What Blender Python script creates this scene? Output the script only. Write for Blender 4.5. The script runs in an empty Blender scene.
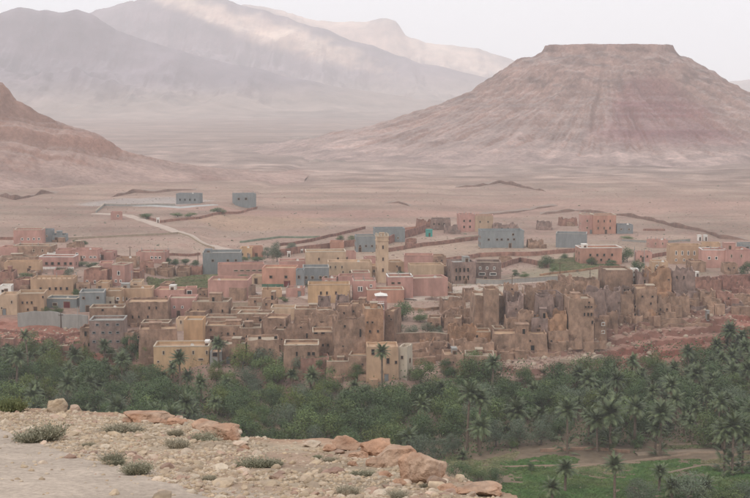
import bpy, math, random
import numpy as np
from mathutils import Vector, Matrix, noise as mnoise
R = math.radians
rnd = random.Random(7)
C = bpy.context.scene.collection
SC = bpy.context.scene

# ------------------------------------------------------------------ camera, sky, sun, exposure
CAMZ = 85.0
PITCH = math.atan((249 - 90) / 1400.0)
cam = bpy.data.cameras.new('camera'); cam_o = bpy.data.objects.new('camera', cam); C.objects.link(cam_o)
cam.lens = 36 * 1400 / 750.0; cam.sensor_width = 36
cam.clip_start = 0.5; cam.clip_end = 40000
cam_o.location = (0, 0, CAMZ); cam_o.rotation_euler = (math.pi / 2 - PITCH, 0, 0)
SC.camera = cam_o
SUN_EL, SUN_AZ = R(46), R(215)      # azimuth clockwise from +Y (the view direction)
w = bpy.data.worlds.new('World'); SC.world = w; w.use_nodes = True
nt = w.node_tree; nt.nodes.clear()
wo = nt.nodes.new('ShaderNodeOutputWorld'); bg = nt.nodes.new('ShaderNodeBackground')
sky = nt.nodes.new('ShaderNodeTexSky'); sky.sky_type = 'NISHITA'; sky.sun_disc = False
sky.sun_elevation = SUN_EL; sky.sun_rotation = SUN_AZ; sky.air_density = 1.0; sky.dust_density = 4.0
mx = nt.nodes.new('ShaderNodeMix'); mx.data_type = 'RGBA'
mx.inputs[0].default_value = 0.93                      # an overcast veil over the clear sky
mx.inputs[7].default_value = (9.75, 9.95, 10.3, 1)
nt.links.new(sky.outputs[0], mx.inputs[6]); nt.links.new(mx.outputs[2], bg.inputs[0])
bg.inputs[1].default_value = 0.135
nt.links.new(bg.outputs[0], wo.inputs[0])
sun = bpy.data.lights.new('sun', 'SUN'); sun.energy = 1.0; sun.angle = R(14); sun.color = (1, .95, .88)
sun_o = bpy.data.objects.new('sun', sun); C.objects.link(sun_o)
sd = Vector((math.sin(SUN_AZ) * math.cos(SUN_EL), math.cos(SUN_AZ) * math.cos(SUN_EL), math.sin(SUN_EL)))
sun_o.rotation_euler = sd.to_track_quat('Z', 'Y').to_euler()
SC.view_settings.view_transform = 'Standard'; SC.view_settings.look = 'None'
SC.view_settings.exposure = -0.12; SC.view_settings.gamma = 1
SC.cycles.volume_bounces = 4; SC.cycles.max_bounces = 8; SC.cycles.diffuse_bounces = 3

# ------------------------------------------------------------------ numpy noise
def _hash(ix, iy, seed):
    h = (ix.astype(np.int64) * 374761393 + iy.astype(np.int64) * 668265263 + seed * 1442695041) & 0x7fffffff
    h = ((h ^ (h >> 13)) * 1274126177) & 0x7fffffff
    return ((h ^ (h >> 16)) & 0xffff) / 65535.0
def vnoise(x, y, seed=0):
    x = np.asarray(x, float); y = np.asarray(y, float)
    ix = np.floor(x); iy = np.floor(y); fx = x - ix; fy = y - iy
    fx = fx * fx * (3 - 2 * fx); fy = fy * fy * (3 - 2 * fy)
    a = _hash(ix, iy, seed); b = _hash(ix + 1, iy, seed); c = _hash(ix, iy + 1, seed); d = _hash(ix + 1, iy + 1, seed)
    return (a + (b - a) * fx) * (1 - fy) + (c + (d - c) * fx) * fy
def fbm(x, y, o=4, seed=0):
    s = 0; a = 1; t = 0
    for i in range(o):
        s = s + a * (vnoise(x, y, seed + i * 17) * 2 - 1); t += a; a *= .5; x = x * 2.03 + 5.1; y = y * 2.03 + 1.7
    return s / t
def ridged(x, y, o=4, seed=0):
    s = 0; a = 1; t = 0
    for i in range(o):
        s = s + a * (1 - np.abs(vnoise(x, y, seed + i * 13) * 2 - 1)); t += a; a *= .5; x = x * 2.1 + 3.3; y = y * 2.1 + 7.7
    return s / t
def sstep(a, b, x):
    t = np.clip((x - a) / (b - a), 0, 1); return t * t * (3 - 2 * t)

# ------------------------------------------------------------------ terrain heights
BX = np.array([-400, -118, -97, -80, -50, -20, 6, 22, 36, 55, 85, 118, 200, 400.])
BY = np.array([440, 440, 434, 424, 403, 389, 384, 391, 393, 398, 432, 446, 450, 450.])
def ground(x, y):
    x = np.asarray(x, float); y = np.asarray(y, float)
    yb = np.interp(x, BX, BY) + 4 * fbm(x * .06, y * 0 + 3, 3, 5)
    z = 6.0 * sstep(-16, 0, y - yb)
    z = z + 5.0 * sstep(15, 110, y - yb)
    left = sstep(-80, -92, x)                                      # steep red bank on the left
    z = z + left * 2.5 * sstep(2, 20, y - yb) 
    # old town hill on the right
    k = np.exp(-((x - 72) / 52.) ** 4 - ((y - 447) / 38.) ** 4)
    z = z + 9.5 * k * sstep(-4, 22, y - yb) * sstep(30, 50, x)
    k2 = np.exp(-((x - 118) / 30.) ** 2 - ((y - 465) / 30.) ** 2)
    z = z + 3.0 * k2 * sstep(-2, 10, y - yb)
    k3 = np.exp(-((x - 34) / 20.) ** 2 - ((y - 430) / 30.) ** 2)
    z = z + 3.5 * k3 * sstep(-4, 20, y - yb)
    # plain sinks a little towards the wadi, then stays level to the mountains
    z = z - 11 * sstep(1050, 1650, y)
    z = z + (y > 600) * fbm(x / 90., y / 130., 4, 3) * np.clip((y - 600) / 500., 0, 1) * 3.0 + (y > 1000) * (ridged(x / 45., y / 60., 4, 94) - .6) * 3.5 * sstep(1050, 1300, y) * (1 - sstep(2300, 3000, y))
    z = z + fbm(x / 14., y / 14., 3, 9) * .35 * sstep(0, 20, y - yb)
    # rough rocky face of the bank
    face = sstep(-18, -6, y - yb) * (1 - sstep(4, 26, y - yb)) * sstep(20, 40, x)
    z = z + face * (ridged(x / 9., y / 5., 4, 21) - .55) * 2.8 + face * fbm(x / 2.4, y / 2.0, 3, 62) * 1.3
    st_ = (z + .25 * fbm(x / 6., y / 6., 2, 61)) / 2.3; fr_ = st_ - np.floor(st_)
    z = z + face * (sstep(.35, .6, fr_) - fr_) * 1.3
    facl = sstep(-14, -4, y - yb) * (1 - sstep(14, 30, y - yb)) * left
    z = z + facl * (ridged(x / 8., y / 5., 3, 31) - .55) * 2.0
    return z
CT, ST = math.cos(PITCH), math.sin(PITCH)
def ray(px, py):
    r = (px - 375) / 1400.; u = -(py - 249) / 1400.
    return np.array([r, CT + u * ST, -ST + u * CT])
_YS = np.concatenate([np.arange(150, 700, .5), np.arange(700, 2500, 2)])
def hit(px, py):
    """first point of the ground seen through that pixel"""
    d = ray(px, py); xs = _YS * d[0] / d[1]; zs = CAMZ + _YS * d[2] / d[1]
    g = ground(xs, _YS); i = np.argmax(zs < g)
    if not (zs < g).any(): i = -1
    return float(xs[i]), float(_YS[i]), float(g[i])
def fast_hit(px, py):
    d = ray(px, py); z = 8.0
    for _ in range(4): y = (z - CAMZ) / d[2] * d[1]; z = float(ground(y * d[0] / d[1], y)) * .7 + z * .3
    y = (z - CAMZ) / d[2] * d[1]; return y * d[0] / d[1], y, z
def px_of(x, y, z):
    dz = z - CAMZ; f = y * CT - dz * ST; u = y * ST + dz * CT
    return 375 + 1400 * x / f, 249 - 1400 * u / f
EX = np.array([-60, -40, -23, -11.2, -5.8, -3.4, -3.0, -.93, .2, .8, 1.07, 2.1, 2.8, 4, 8, 12.])
EY = np.array([72, 62, 50, 42, 38, 34.5, 30.5, 29.3, 28.2, 25.3, 23, 20.4, 12, 2, -18, -40.])
def hill(x, y):
    """the rocky slope the photograph is taken from"""
    x = np.asarray(x, float); y = np.asarray(y, float)
    e = np.interp(x, EX, EY) + .5 * fbm(x * .9, x * 0, 3, 2)
    top = CAMZ - 2.5 - .17 * np.minimum(y, e) + .09 * fbm(x * .5, y * .5, 4, 4) + .025 * fbm(x * 3, y * 3, 3, 6)
    d = np.maximum(y - e, 0)
    return top - 1.25 * d + np.where(d > 0, .8 * fbm(x * .4, y * .3, 3, 12) * np.minimum(d / 3, 1), 0)
_YH = np.arange(6, 60, .04)
def hit_hill(px, py):
    d = ray(px, py); xs = _YH * d[0] / d[1]; zs = CAMZ + _YH * d[2] / d[1]
    g = hill(xs, _YH); m = zs < g
    if not m.any(): return None
    i = int(np.argmax(m)); return float(xs[i]), float(_YH[i]), float(g[i])

# ------------------------------------------------------------------ materials
def lin(c): return tuple((v / 12.92 if v <= .04045 else ((v + .055) / 1.055) ** 2.4) for v in c)
def newmat(name):
    m = bpy.data.materials.new(name); m.use_nodes = True
    n = m.node_tree.nodes; return m, n, m.node_tree.links, n['Principled BSDF']
_mats = {}
def mat(name, col, rough=.9, var=.25, scale=.6, streak=False, bump=.3, bscale=4.0, tint=None, objrand=0.0, spec=.2, bdist=.05):
    if name in _mats: return _mats[name]
    m, n, l, b = newmat(name)
    b.inputs['Roughness'].default_value = rough
    b.inputs['Specular IOR Level'].default_value = spec
    g = n.new('ShaderNodeNewGeometry'); mp = n.new('ShaderNodeMapping')
    if streak: mp.inputs['Scale'].default_value = (1, 1, .55 if bump > .5 else .3)
    l.new(g.outputs['Position'], mp.inputs[0])
    t = n.new('ShaderNodeTexNoise'); t.inputs['Scale'].default_value = scale; t.inputs['Detail'].default_value = 6; t.inputs['Roughness'].default_value = .62
    l.new(mp.outputs[0], t.inputs['Vector'])
    r = n.new('ShaderNodeMapRange'); r.inputs[1].default_value = .3; r.inputs[2].default_value = .7
    r.inputs[3].default_value = 1 - var; r.inputs[4].default_value = 1 + var
    l.new(t.outputs[0], r.inputs[0])
    last = r.outputs[0]
    if objrand:
        oi = n.new('ShaderNodeObjectInfo'); r2 = n.new('ShaderNodeMapRange')
        r2.inputs[3].default_value = 1 - objrand; r2.inputs[4].default_value = 1 + objrand
        l.new(oi.outputs['Random'], r2.inputs[0]); mu = n.new('ShaderNodeMath'); mu.operation = 'MULTIPLY'
        l.new(last, mu.inputs[0]); l.new(r2.outputs[0], mu.inputs[1]); last = mu.outputs[0]
    vm = n.new('ShaderNodeVectorMath'); vm.operation = 'SCALE'
    if tint:
        mc = n.new('ShaderNodeMix'); mc.data_type = 'RGBA'; mc.inputs[6].default_value = (*col, 1); mc.inputs[7].default_value = (*tint, 1)
        t2 = n.new('ShaderNodeTexNoise'); t2.inputs['Scale'].default_value = scale * .37; t2.inputs['Detail'].default_value = 4
        l.new(g.outputs['Position'], t2.inputs['Vector'])
        r3 = n.new('ShaderNodeMapRange'); r3.inputs[1].default_value = .42; r3.inputs[2].default_value = .62
        l.new(t2.outputs[0], r3.inputs[0]); l.new(r3.outputs[0], mc.inputs[0]); l.new(mc.outputs[2], vm.inputs[0])
    else: vm.inputs[0].default_value = col
    l.new(last, vm.inputs['Scale']); l.new(vm.outputs[0], b.inputs['Base Color'])
    if bump:
        t3 = n.new('ShaderNodeTexNoise'); t3.inputs['Scale'].default_value = bscale; t3.inputs['Detail'].default_value = 5
        l.new(g.outputs['Position'], t3.inputs['Vector'])
        bp = n.new('ShaderNodeBump'); bp.inputs['Strength'].default_value = bump; bp.inputs['Distance'].default_value = bdist
        l.new(t3.outputs[0], bp.inputs['Height']); l.new(bp.outputs[0], b.inputs['Normal'])
    _mats[name] = m; return m

# ------------------------------------------------------------------ mesh helpers
def mesh(name, v, f, m, smooth=False, mi=None):
    me = bpy.data.meshes.new(name)
    if isinstance(v, np.ndarray) and isinstance(f, np.ndarray):
        nf, k = f.shape
        me.vertices.add(len(v)); me.vertices.foreach_set('co', v.astype(np.float32).ravel())
        me.loops.add(nf * k); me.loops.foreach_set('vertex_index', f.astype(np.int32).ravel())
        me.polygons.add(nf); me.polygons.foreach_set('loop_start', np.arange(0, nf * k, k, dtype=np.int32))
        me.update(calc_edges=True)
    else:
        me.from_pydata([tuple(p) for p in v], [], [tuple(q) for q in f])
    for x in (m if isinstance(m, (list, tuple)) else [m]): me.materials.append(x)
    if mi is not None: me.polygons.foreach_set('material_index', np.array(mi, dtype=np.int32))
    if smooth: me.polygons.foreach_set('use_smooth', [True] * len(me.polygons))
    me.update(); return me
def link(name, me, parent=None, loc=(0, 0, 0), rz=0, scale=None):
    o = bpy.data.objects.new(name, me); C.objects.link(o); o.location = loc; o.rotation_euler = (0, 0, rz)
    if scale is not None: o.scale = scale if hasattr(scale, '__len__') else (scale,) * 3
    if parent: o.parent = parent
    return o
def thing(name, label, cat, loc, rz=0, group=None, me=None, scale=None):
    o = link(name, me, None, loc, rz, scale); o['label'] = label; o['category'] = cat; o['kind'] = 'thing'
    if group: o['group'] = group
    return o
class MB:
    def __init__(s): s.v = []; s.f = []; s.mi = []
    def add(s, v, f, mi=0):
        n = len(s.v); s.v += [tuple(p) for p in v]; s.f += [tuple(i + n for i in q) for q in f]; s.mi += [mi] * len(f)
    def box(s, x0, x1, y0, y1, z0, z1, mi=0):
        s.add([(x0, y0, z0), (x1, y0, z0), (x1, y1, z0), (x0, y1, z0), (x0, y0, z1), (x1, y0, z1), (x1, y1, z1), (x0, y1, z1)],
              [(0, 3, 2, 1), (4, 5, 6, 7), (0, 1, 5, 4), (1, 2, 6, 5), (2, 3, 7, 6), (3, 0, 4, 7)], mi)
    def tube(s, pts, rads, n=6, mi=0, cap=True):
        ring = []
        for i, p in enumerate(pts):
            p = Vector(p); d = (Vector(pts[min(i + 1, len(pts) - 1)]) - Vector(pts[max(i - 1, 0)])).normalized()
            a = d.orthogonal().normalized() if abs(d.z) < .9 else d.cross(Vector((0, 1, 0))).normalized()
            b = d.cross(a)
            ring.append([p + (a * math.cos(t) + b * math.sin(t)) * rads[i] for t in [2 * math.pi * k / n for k in range(n)]])
        v = [q for r_ in ring for q in r_]; f = []
        for i in range(len(pts) - 1):
            for k in range(n): f.append((i * n + k, i * n + (k + 1) % n, (i + 1) * n + (k + 1) % n, (i + 1) * n + k))
        if cap: f.append(tuple(range(n - 1, -1, -1))); f.append(tuple((len(pts) - 1) * n + k for k in range(n)))
        s.add(v, f, mi)
    def me(s, name, m, smooth=False): return mesh(name, s.v, s.f, m, smooth, s.mi)
def gridmesh(name, X, Y, Z, m, smooth=True):
    ny, nx = X.shape; v = np.stack([X, Y, Z], -1).reshape(-1, 3)
    i = np.arange(ny * nx).reshape(ny, nx)
    f = np.stack([i[:-1, :-1], i[:-1, 1:], i[1:, 1:], i[1:, :-1]], -1).reshape(-1, 4)
    return mesh(name, v, f, m, smooth)
def setcol(me, col):
    a = me.color_attributes.new('Col', 'FLOAT_COLOR', 'POINT')
    c = np.ones((len(col), 4), np.float32); c[:, :3] = col; a.data.foreach_set('color', c.ravel())
def structure(name, me, loc=(0, 0, 0)):
    o = link(name, me, None, loc); o['kind'] = 'structure'; return o

def soilmat(name, n1=.05, n2=.9, bump=.5, bdist=.3, steep=(.20, .115, .085), dots=0.0):
    m, n, l, b = newmat(name); b.inputs['Roughness'].default_value = .95; b.inputs['Specular IOR Level'].default_value = .1
    at = n.new('ShaderNodeAttribute'); at.attribute_name = 'Col'
    g = n.new('ShaderNodeNewGeometry')
    def nz(s, d=6, rg=.6):
        t = n.new('ShaderNodeTexNoise'); t.inputs['Scale'].default_value = s; t.inputs['Detail'].default_value = d; t.inputs['Roughness'].default_value = rg
        l.new(g.outputs['Position'], t.inputs['Vector']); return t.outputs[0]
    def rng(s, a, b_, c, d):
        r = n.new('ShaderNodeMapRange')
        for i, v in enumerate((a, b_, c, d)): r.inputs[i + 1].default_value = v
        l.new(s, r.inputs[0]); return r.outputs[0]
    f1 = rng(nz(n1), .3, .7, .82, 1.18); f2 = rng(nz(n2), .3, .7, .78, 1.22)
    mu = n.new('ShaderNodeMath'); mu.operation = 'MULTIPLY'; l.new(f1, mu.inputs[0]); l.new(f2, mu.inputs[1])
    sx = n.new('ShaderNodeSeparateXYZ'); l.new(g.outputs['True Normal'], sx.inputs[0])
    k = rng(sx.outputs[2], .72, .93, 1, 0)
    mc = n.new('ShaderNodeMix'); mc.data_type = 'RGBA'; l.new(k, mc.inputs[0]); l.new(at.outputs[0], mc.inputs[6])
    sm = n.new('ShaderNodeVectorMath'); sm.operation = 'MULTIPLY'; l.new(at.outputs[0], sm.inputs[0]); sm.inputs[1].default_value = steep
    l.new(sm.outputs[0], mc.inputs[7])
    vm = n.new('ShaderNodeVectorMath'); vm.operation = 'SCALE'; l.new(mc.outputs[2], vm.inputs[0]); l.new(mu.outputs[0], vm.inputs['Scale'])
    l.new(vm.outputs[0], b.inputs['Base Color'])
    bp = n.new('ShaderNodeBump'); bp.inputs['Strength'].default_value = bump; bp.inputs['Distance'].default_value = bdist
    l.new(nz(n2 * 2), bp.inputs['Height']); l.new(bp.outputs[0], b.inputs['Normal'])
    return m

# ------------------------------------------------------------------ ground sheet
TAN = np.array([.285, .207, .160]); RED = np.array([.27, .125, .09]); PINKS = np.array([.285, .182, .145]); GRN = np.array([.10, .12, .05])
def ground_colour(x, y):
    yb = np.interp(x, BX, BY)
    n = fbm(x / 40., y / 60., 4, 77)[..., None]; n2 = fbm(x / 9., y / 12., 4, 78)[..., None]
    c = TAN * (1 + .10 * n) + (PINKS - TAN) * np.clip(.5 + n2 * .8, 0, 1)
    far = sstep(900, 1500, y)[..., None]; c = c * (1 - far) + far * (np.array([.285, .205, .172]) * (1 + .28 * fbm(x / 160., y / 90., 5, 40)[..., None]))
    st = fbm(x / 200., y / 16., 4, 88)[..., None] * sstep(480, 620, y)[..., None]; c = c * (1 + .30 * st)      # bands of gravel and silt
    dk = sstep(.12, .42, fbm(x / 110., y / 40., 5, 89))[..., None] * sstep(560, 700, y)[..., None]; c = c * (1 - .28 * dk) + dk * .28 * np.array([.20, .125, .10])
    wd = (sstep(950, 1150, y) * (1 - sstep(1900, 2400, y)))[..., None]; wn = fbm(x / 22., y / 45., 5, 93)[..., None]
    c = c * (1 + wd * .35 * wn) + wd * np.clip(wn, 0, 1) * np.array([.06, .045, .04])
    # pale terraces / threshing ground behind the old town
    def blob(x0, y0, rx, ry, s=60): 
        r = np.hypot((x - x0) / rx, (y - y0) / ry) + .35 * fbm(x / (rx * .5), y / (ry * .5), 3, s); return sstep(1.1, .75, r)[..., None]
    for (x0, y0, rx, ry, col, k) in [(28, 515, 30, 30, (.40, .34, .27), .8), (-60, 548, 22, 22, (.15, .16, .075), .9), (-38, 530, 22, 14, (.30, .25, .18), .6),
                                  (-150, 900, 40, 40, (.36, .32, .30), .6), (90, 560, 40, 26, (.20, .20, .12), .45), (60, 640, 120, 40, (.34, .25, .18), .5),
                                  (170, 900, 160, 60, (.33, .20, .16), .5), (-60, 780, 40, 50, (.36, .235, .16), .6), (0, 840, 120, 26, (.35, .20, .16), .5)]:
        a = blob(x0, y0, rx, ry) * k; c = c * (1 - a) + a * np.array(col)
    # red earth banks
    a = (sstep(-20, -6, y - yb) * (1 - sstep(14, 34, y - yb)) * sstep(-74, -84, x))[..., None]; c = c * (1 - a) + a * RED * (1 + .3 * n2)
    a = (sstep(-20, -6, y - yb) * (1 - sstep(6, 24, y - yb)) * sstep(64, 76, x) * (1 - sstep(170, 190, x)))[..., None]; c = c * (1 - a) + a * np.array([.27, .115, .085]) * (1 + .3 * n2)
    a = (sstep(-10, 6, y - yb) * (1 - sstep(60, 80, y - yb)) * sstep(-78, -60, x) * (1 - sstep(105, 130, x)))[..., None]; c = c * (1 - a * .7) + a * .7 * np.array([.26, .18, .14]) * (1 + .2 * n2)
    # soil of the grove and of the fields in front of it
    a = (1 - sstep(-16, -4, y - yb))[..., None]; c = c * (1 - a) + a * (np.array([.17, .125, .085]) * (1 + .15 * n2))
    return c
YR = np.concatenate([np.arange(60, 270, 7), np.arange(270, 335, 2.0), np.arange(335, 560, 1.1), 560 * np.exp(np.arange(0, 1.0, .0042)), 560 * np.exp(np.arange(1.0, 3.05, .012))])
AR = np.concatenate([np.arange(-.8, -.3, .02), np.arange(-.3, .3, .0022), np.arange(.3, .81, .02)])
Yg, Ag = np.meshgrid(YR, AR, indexing='ij'); Xg = Ag * Yg
me = gridmesh('ground', Xg, Yg, ground(Xg, Yg), soilmat('desert_soil', .02, .45, .5, .25, (.62, .5, .48)))
setcol(me, ground_colour(Xg, Yg).reshape(-1, 3)); structure('ground', me)

# ------------------------------------------------------------------ foreground slope
def uneven(a, b, c, d, fine, coarse): return np.concatenate([np.arange(a, b, coarse), np.arange(b, c, fine), np.arange(c, d, coarse)])
xs = uneven(-60, -14, 5, 14, .07, 1.0); ys = uneven(-45, 15, 45, 112, .07, 1.2)
Yh, Xh = np.meshgrid(ys, xs, indexing='ij'); Zh = hill(Xh, Yh)
me = gridmesh('rocky_slope', Xh, Yh, Zh, soilmat('stony_soil', .5, 9.0, .9, .04, (.9, .62, .5)))
tx, ty = Xh, Yh
trk = np.interp(tx, [-16, -9.3, -6.0, -2.7, 1.5], [42, 34.8, 27.8, 21.4, 15]) + .9 * fbm(tx * .6, ty * .6, 3, 55)
k = sstep(1.1, -1.1, ty - trk)[..., None]
cs = np.array([.37, .29, .21]) * (1 + .18 * fbm(tx * .8, ty * .8, 4, 70)[..., None])
pk = sstep(-.1, .25, fbm(tx * .35, ty * .5, 3, 71))[..., None]; cs = cs * (1 - pk * .4) + pk * .4 * np.array([.33, .19, .14])
ct = np.array([.42, .34, .275]) * (1 + .10 * fbm(tx * .5, ty * 2, 4, 72)[..., None])
e = np.interp(tx, EX, EY); d_ = sstep(1.5, 0, e - ty)[..., None]
cc = cs * (1 - k) + ct * k; cc = cc * (1 - d_ * .7) + d_ * .7 * np.array([.36, .21, .14])
setcol(me, cc.reshape(-1, 3)); structure('rocky_slope', me)
def in_track(x, y): return y < float(np.interp(x, [-16, -9.3, -6.0, -2.7, 1.5], [42, 34.8, 27.8, 21.4, 15]))

# ------------------------------------------------------------------ mesa, ridge, mountains
rockm = soilmat('mesa_rock', .03, .22, .9, 2.2, (.86, .74, .68))
def mesa():
    cx, cy = 322., 1960.
    x = np.linspace(-640, 640, 520); y = np.linspace(-430, 400, 300)
    Y, X = np.meshgrid(y, x, indexing='ij')
    ang = np.arctan2(Y, X); wob = 1 + .05 * np.sin(ang * 3 + 1) + .025 * fbm(np.cos(ang) * 14, np.sin(ang) * 14, 3, 6) + .05 * fbm(np.cos(ang) * 3, np.sin(ang) * 3, 3, 3)
    q = np.hypot(np.maximum(np.abs(X) - 38, 0), np.where(Y < 0, Y * 1.32, Y)) / wob
    rr = np.interp(q, [0, 50, 53.5, 62, 92, 125, 152, 247, 330, 430, 560, 800], [1, .995, .935, .89, .785, .655, .55, .325, .18, .05, -.05, -.2])
    gul = ridged(ang * 7, q / 220., 4, 9) + .5 * ridged(ang * 19, q / 120., 3, 19)
    m = sstep(60, 150, q) * (1 - sstep(330, 520, q))
    Z = rr * 146 - m * (gul - .8) * 15 + 2.2 * fbm(X / 9., Y / 30., 3, 46) * sstep(50, 58, q) * (1 - sstep(75, 90, q)) + 1.3 * fbm(X / 14., Y / 14., 3, 47) * (1 - sstep(50, 60, q)) + fbm(X / 30., Y / 30., 4, 44) * 3.5 * sstep(50, 70, q)
    # a lower shoulder on the left, horizontal strata ledges
    Z = Z + 9 * np.exp(-((X + 118) / 50) ** 2 - ((Y + 10) / 80) ** 2) * sstep(60, 95, q) 
    st = (Z / 9.0); led = (st - np.floor(st)); Z = Z + sstep(70, 100, q) * (sstep(.35, .65, led) - led) * 1.5 * (1 - sstep(200, 300, q))
    Z = Z + fbm(X / 8., Y / 8., 3, 45) * .8 + (ridged(X / 26., Y / 34., 4, 48) - .6) * 7 * sstep(58, 80, q) * (1 - sstep(150, 300, q)) + 5 * np.maximum(fbm(X / 15., Y / 15., 3, 49), 0) * sstep(53, 60, q) * (1 - sstep(90, 120, q))
    me = gridmesh('mesa', X + cx, Y + cy, Z + 1.5, rockm)
    n = fbm(X / 60., Z / 10., 4, 8)[..., None]
    c = np.array([.325, .232, .203]) * (1 + .14 * n) * (1 + .16 * fbm(X / 70., Z / 3.2, 3, 28)[..., None]) * (1 + .12 * fbm(X / 20., Y / 20., 3, 29)[..., None])
    c = c * (1 - .34 * (sstep(.0, .35, fbm(X / 16., Y / 12. + Z / 8., 4, 37)) * sstep(45, 95, Z))[..., None]) * (1 + .25 * (sstep(.1, .4, fbm(X / 30., Y / 14., 4, 38)) * sstep(70, 20, Z))[..., None])
    c = c * (1 + .30 * fbm(ang * 34, q / 260., 4, 51)[..., None] * sstep(60, 110, q)[..., None])
    # red beds on the front right flank
    red = sstep(1.35, .6, np.abs(X - 40) / np.interp(Z, [15, 97], [100, 34]) + .22 * fbm(X / 22., Z / 10., 4, 30)) * sstep(6, 34, Z) * sstep(110, 80, Z + 5 * fbm(X / 20., X * 0, 3, 35)) * (Y < 40)
    band = .62 + .38 * sstep(-.2, .35, fbm(X / 300., Z / 3.0, 3, 31))
    c = c * (1 - (red * band)[..., None]) + (red * band)[..., None] * np.array([.225, .11, .105])
    setcol(me, c.reshape(-1, 3)); structure('mesa', me)
mesa()
def ridge_left():
    x = np.linspace(-520, -60, 330); y = np.linspace(880, 1420, 260)
    Y, X = np.meshgrid(y, x, indexing='ij')
    crest = np.interp(X, [-520, -330, -306, -302, -290, -250, -210, -170, -120, -60], [72, 86, 93, 92, 76, 52, 31, 20, 12, 4])
    yc = 1130 + (X + 290) * .35
    f = np.interp((Y - yc), [-260, -190, -120, -60, -20, 0, 20, 90, 280], [-.3, .03, .24, .48, .78, 1, .93, .55, -.25])
    Z = crest * f + 5
    hh = sstep(10, 30, crest * f)
    lay = fbm(X / 260. + Z / 40, (Z + X * .22) / 7.0, 3, 11)                   # dipping strata
    Z = Z + hh * (lay * 5.5 - 6.5 * (ridged(X / 34., Y / 150., 4, 12) - .5)) + fbm(X / 12., Y / 12., 3, 14) * .9
    me = gridmesh('rocky_ridge', X, Y, Z, rockm)
    c = np.array([.325, .222, .187]) * (1 + .28 * lay[..., None]); r = sstep(.0, .5, fbm(X / 60., (Z + X * .22) / 9., 3, 15))[..., None]
    c = c * (1 - r * .4) + r * .4 * np.array([.26, .14, .11]); setcol(me, c.reshape(-1, 3)); structure('rocky_ridge', me)
ridge_left()
def low_hills():
    # gentle rise left of the mesa, with pale broken outcrops
    x = np.linspace(-260, 260, 260); y = np.linspace(1500, 2700, 200); Y, X = np.meshgrid(y, x, indexing='ij')
    Z = 18 * fbm(X / 90., Y / 120., 5, 90) + 9 * ridged(X / 60, Y / 60, 4, 91) - 8 - 25 * np.maximum(np.abs(X) / 260, np.abs(Y - 2100) / 600) ** 4
    me = gridmesh('broken_ground', X, Y, Z, rockm)
    c = np.array([.29, .225, .19]) * (1 + .6 * fbm(X / 25., Y / 40., 4, 92)[..., None]); setcol(me, c.reshape(-1, 3)); structure('broken_ground', me)
low_hills()
def mountain(name, px, py, yc, front, back, seed, col, pale=()):
    px = np.array(px, float); crest_pts = CAMZ + (90 - np.array(py, float)) / 1400. * yc * .995
    x0, x1 = (px[0] - 375) / 1400 * yc, (px[-1] - 375) / 1400 * yc
    x = np.linspace(x0, x1, 340); y = np.linspace(yc - front, yc + back, 170); Y, X = np.meshgrid(y, x, indexing='ij')
    crest = np.interp(X, (px - 375) / 1400 * yc, crest_pts)
    t = np.where(Y < yc, (yc - Y) / front, (Y - yc) / back)
    spur = ridged(X / (front * .16), Y / (front * .55), 5, seed)
    prof = np.where(Y < yc, .93 * np.clip(1 - t * 1.55, 0, 1) ** 1.2 + .07 * np.clip(1 - t, 0, 1) ** 1.5, np.clip(1 - t, 0, 1))
    warp = crest * prof
    Z = warp * (1 - .58 * sstep(.01, .22, t) * (1 - spur) * 1.7 - .16 * (1 - ridged(X / (front * .05), Y / (front * .16), 4, seed + 3)) * sstep(0, .15, t)) + crest * .04 * fbm(X / 130., Y / 130., 4, seed + 5) * sstep(0, .1, t)
    Z = Z + crest * .045 * fbm(X / 110., X * 0, 4, seed + 9) * (1 - sstep(0, .3, t)) - 12 * sstep(.85, 1, t) - 4
    me = gridmesh(name, X, Y, Z, soilmat(name + '_rock', .002, .012, .5, 12.0, (.72, .66, .66)))
    c = np.array(col) * (1 + .25 * fbm(X / 500., Z / 60., 5, seed + 2)[..., None])
    for (a, b_, r1, r2) in pale:    # sunlit glow on the slopes, painted into the rock colour as pale patches
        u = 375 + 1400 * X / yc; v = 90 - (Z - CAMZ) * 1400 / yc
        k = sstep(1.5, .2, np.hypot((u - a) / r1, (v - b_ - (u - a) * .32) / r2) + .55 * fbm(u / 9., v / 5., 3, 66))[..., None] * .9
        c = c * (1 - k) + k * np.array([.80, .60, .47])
    lo = sstep(crest_pts.max() * .34, 40, Z + 30 * fbm(X / 260., Y / 260., 4, seed + 7))[..., None]; c = c * (1 - lo) + lo * np.array([.30, .225, .19]) * (1 + .15 * fbm(X / 300., Y / 200., 4, seed + 8)[..., None])
    setcol(me, c.reshape(-1, 3)); structure(name, me)
mountain('mountain', [-260, -120, -60, 0, 25, 45, 62, 80, 95, 120, 160, 230, 330, 420, 520], [70, 40, 24, 14, 6, 10, 11, 7, 14, 30, 42, 62, 84, 98, 104], 5200, 1900, 1200, 3, (.19, .145, .16))
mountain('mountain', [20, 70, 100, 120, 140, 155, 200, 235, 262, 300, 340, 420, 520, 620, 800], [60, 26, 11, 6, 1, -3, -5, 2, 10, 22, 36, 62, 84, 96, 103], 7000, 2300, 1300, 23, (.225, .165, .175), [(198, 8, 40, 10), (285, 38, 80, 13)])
mountain('mountain', [180, 215, 240, 300, 318, 330, 372, 388, 396, 405, 425, 450, 480, 510, 540, 600, 680, 730, 745, 800, 950], [10, 2, 3, 15, 21, 22, 21, 20, 23, 34, 43, 46, 49, 58, 72, 88, 92, 80, 79, 86, 100], 9000, 2300, 900, 43, (.38, .28, .24), [(360, 36, 100, 15), (450, 56, 70, 13)])  # farthest range: rock colour made lighter and pinker to imitate sunlight on it

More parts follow.
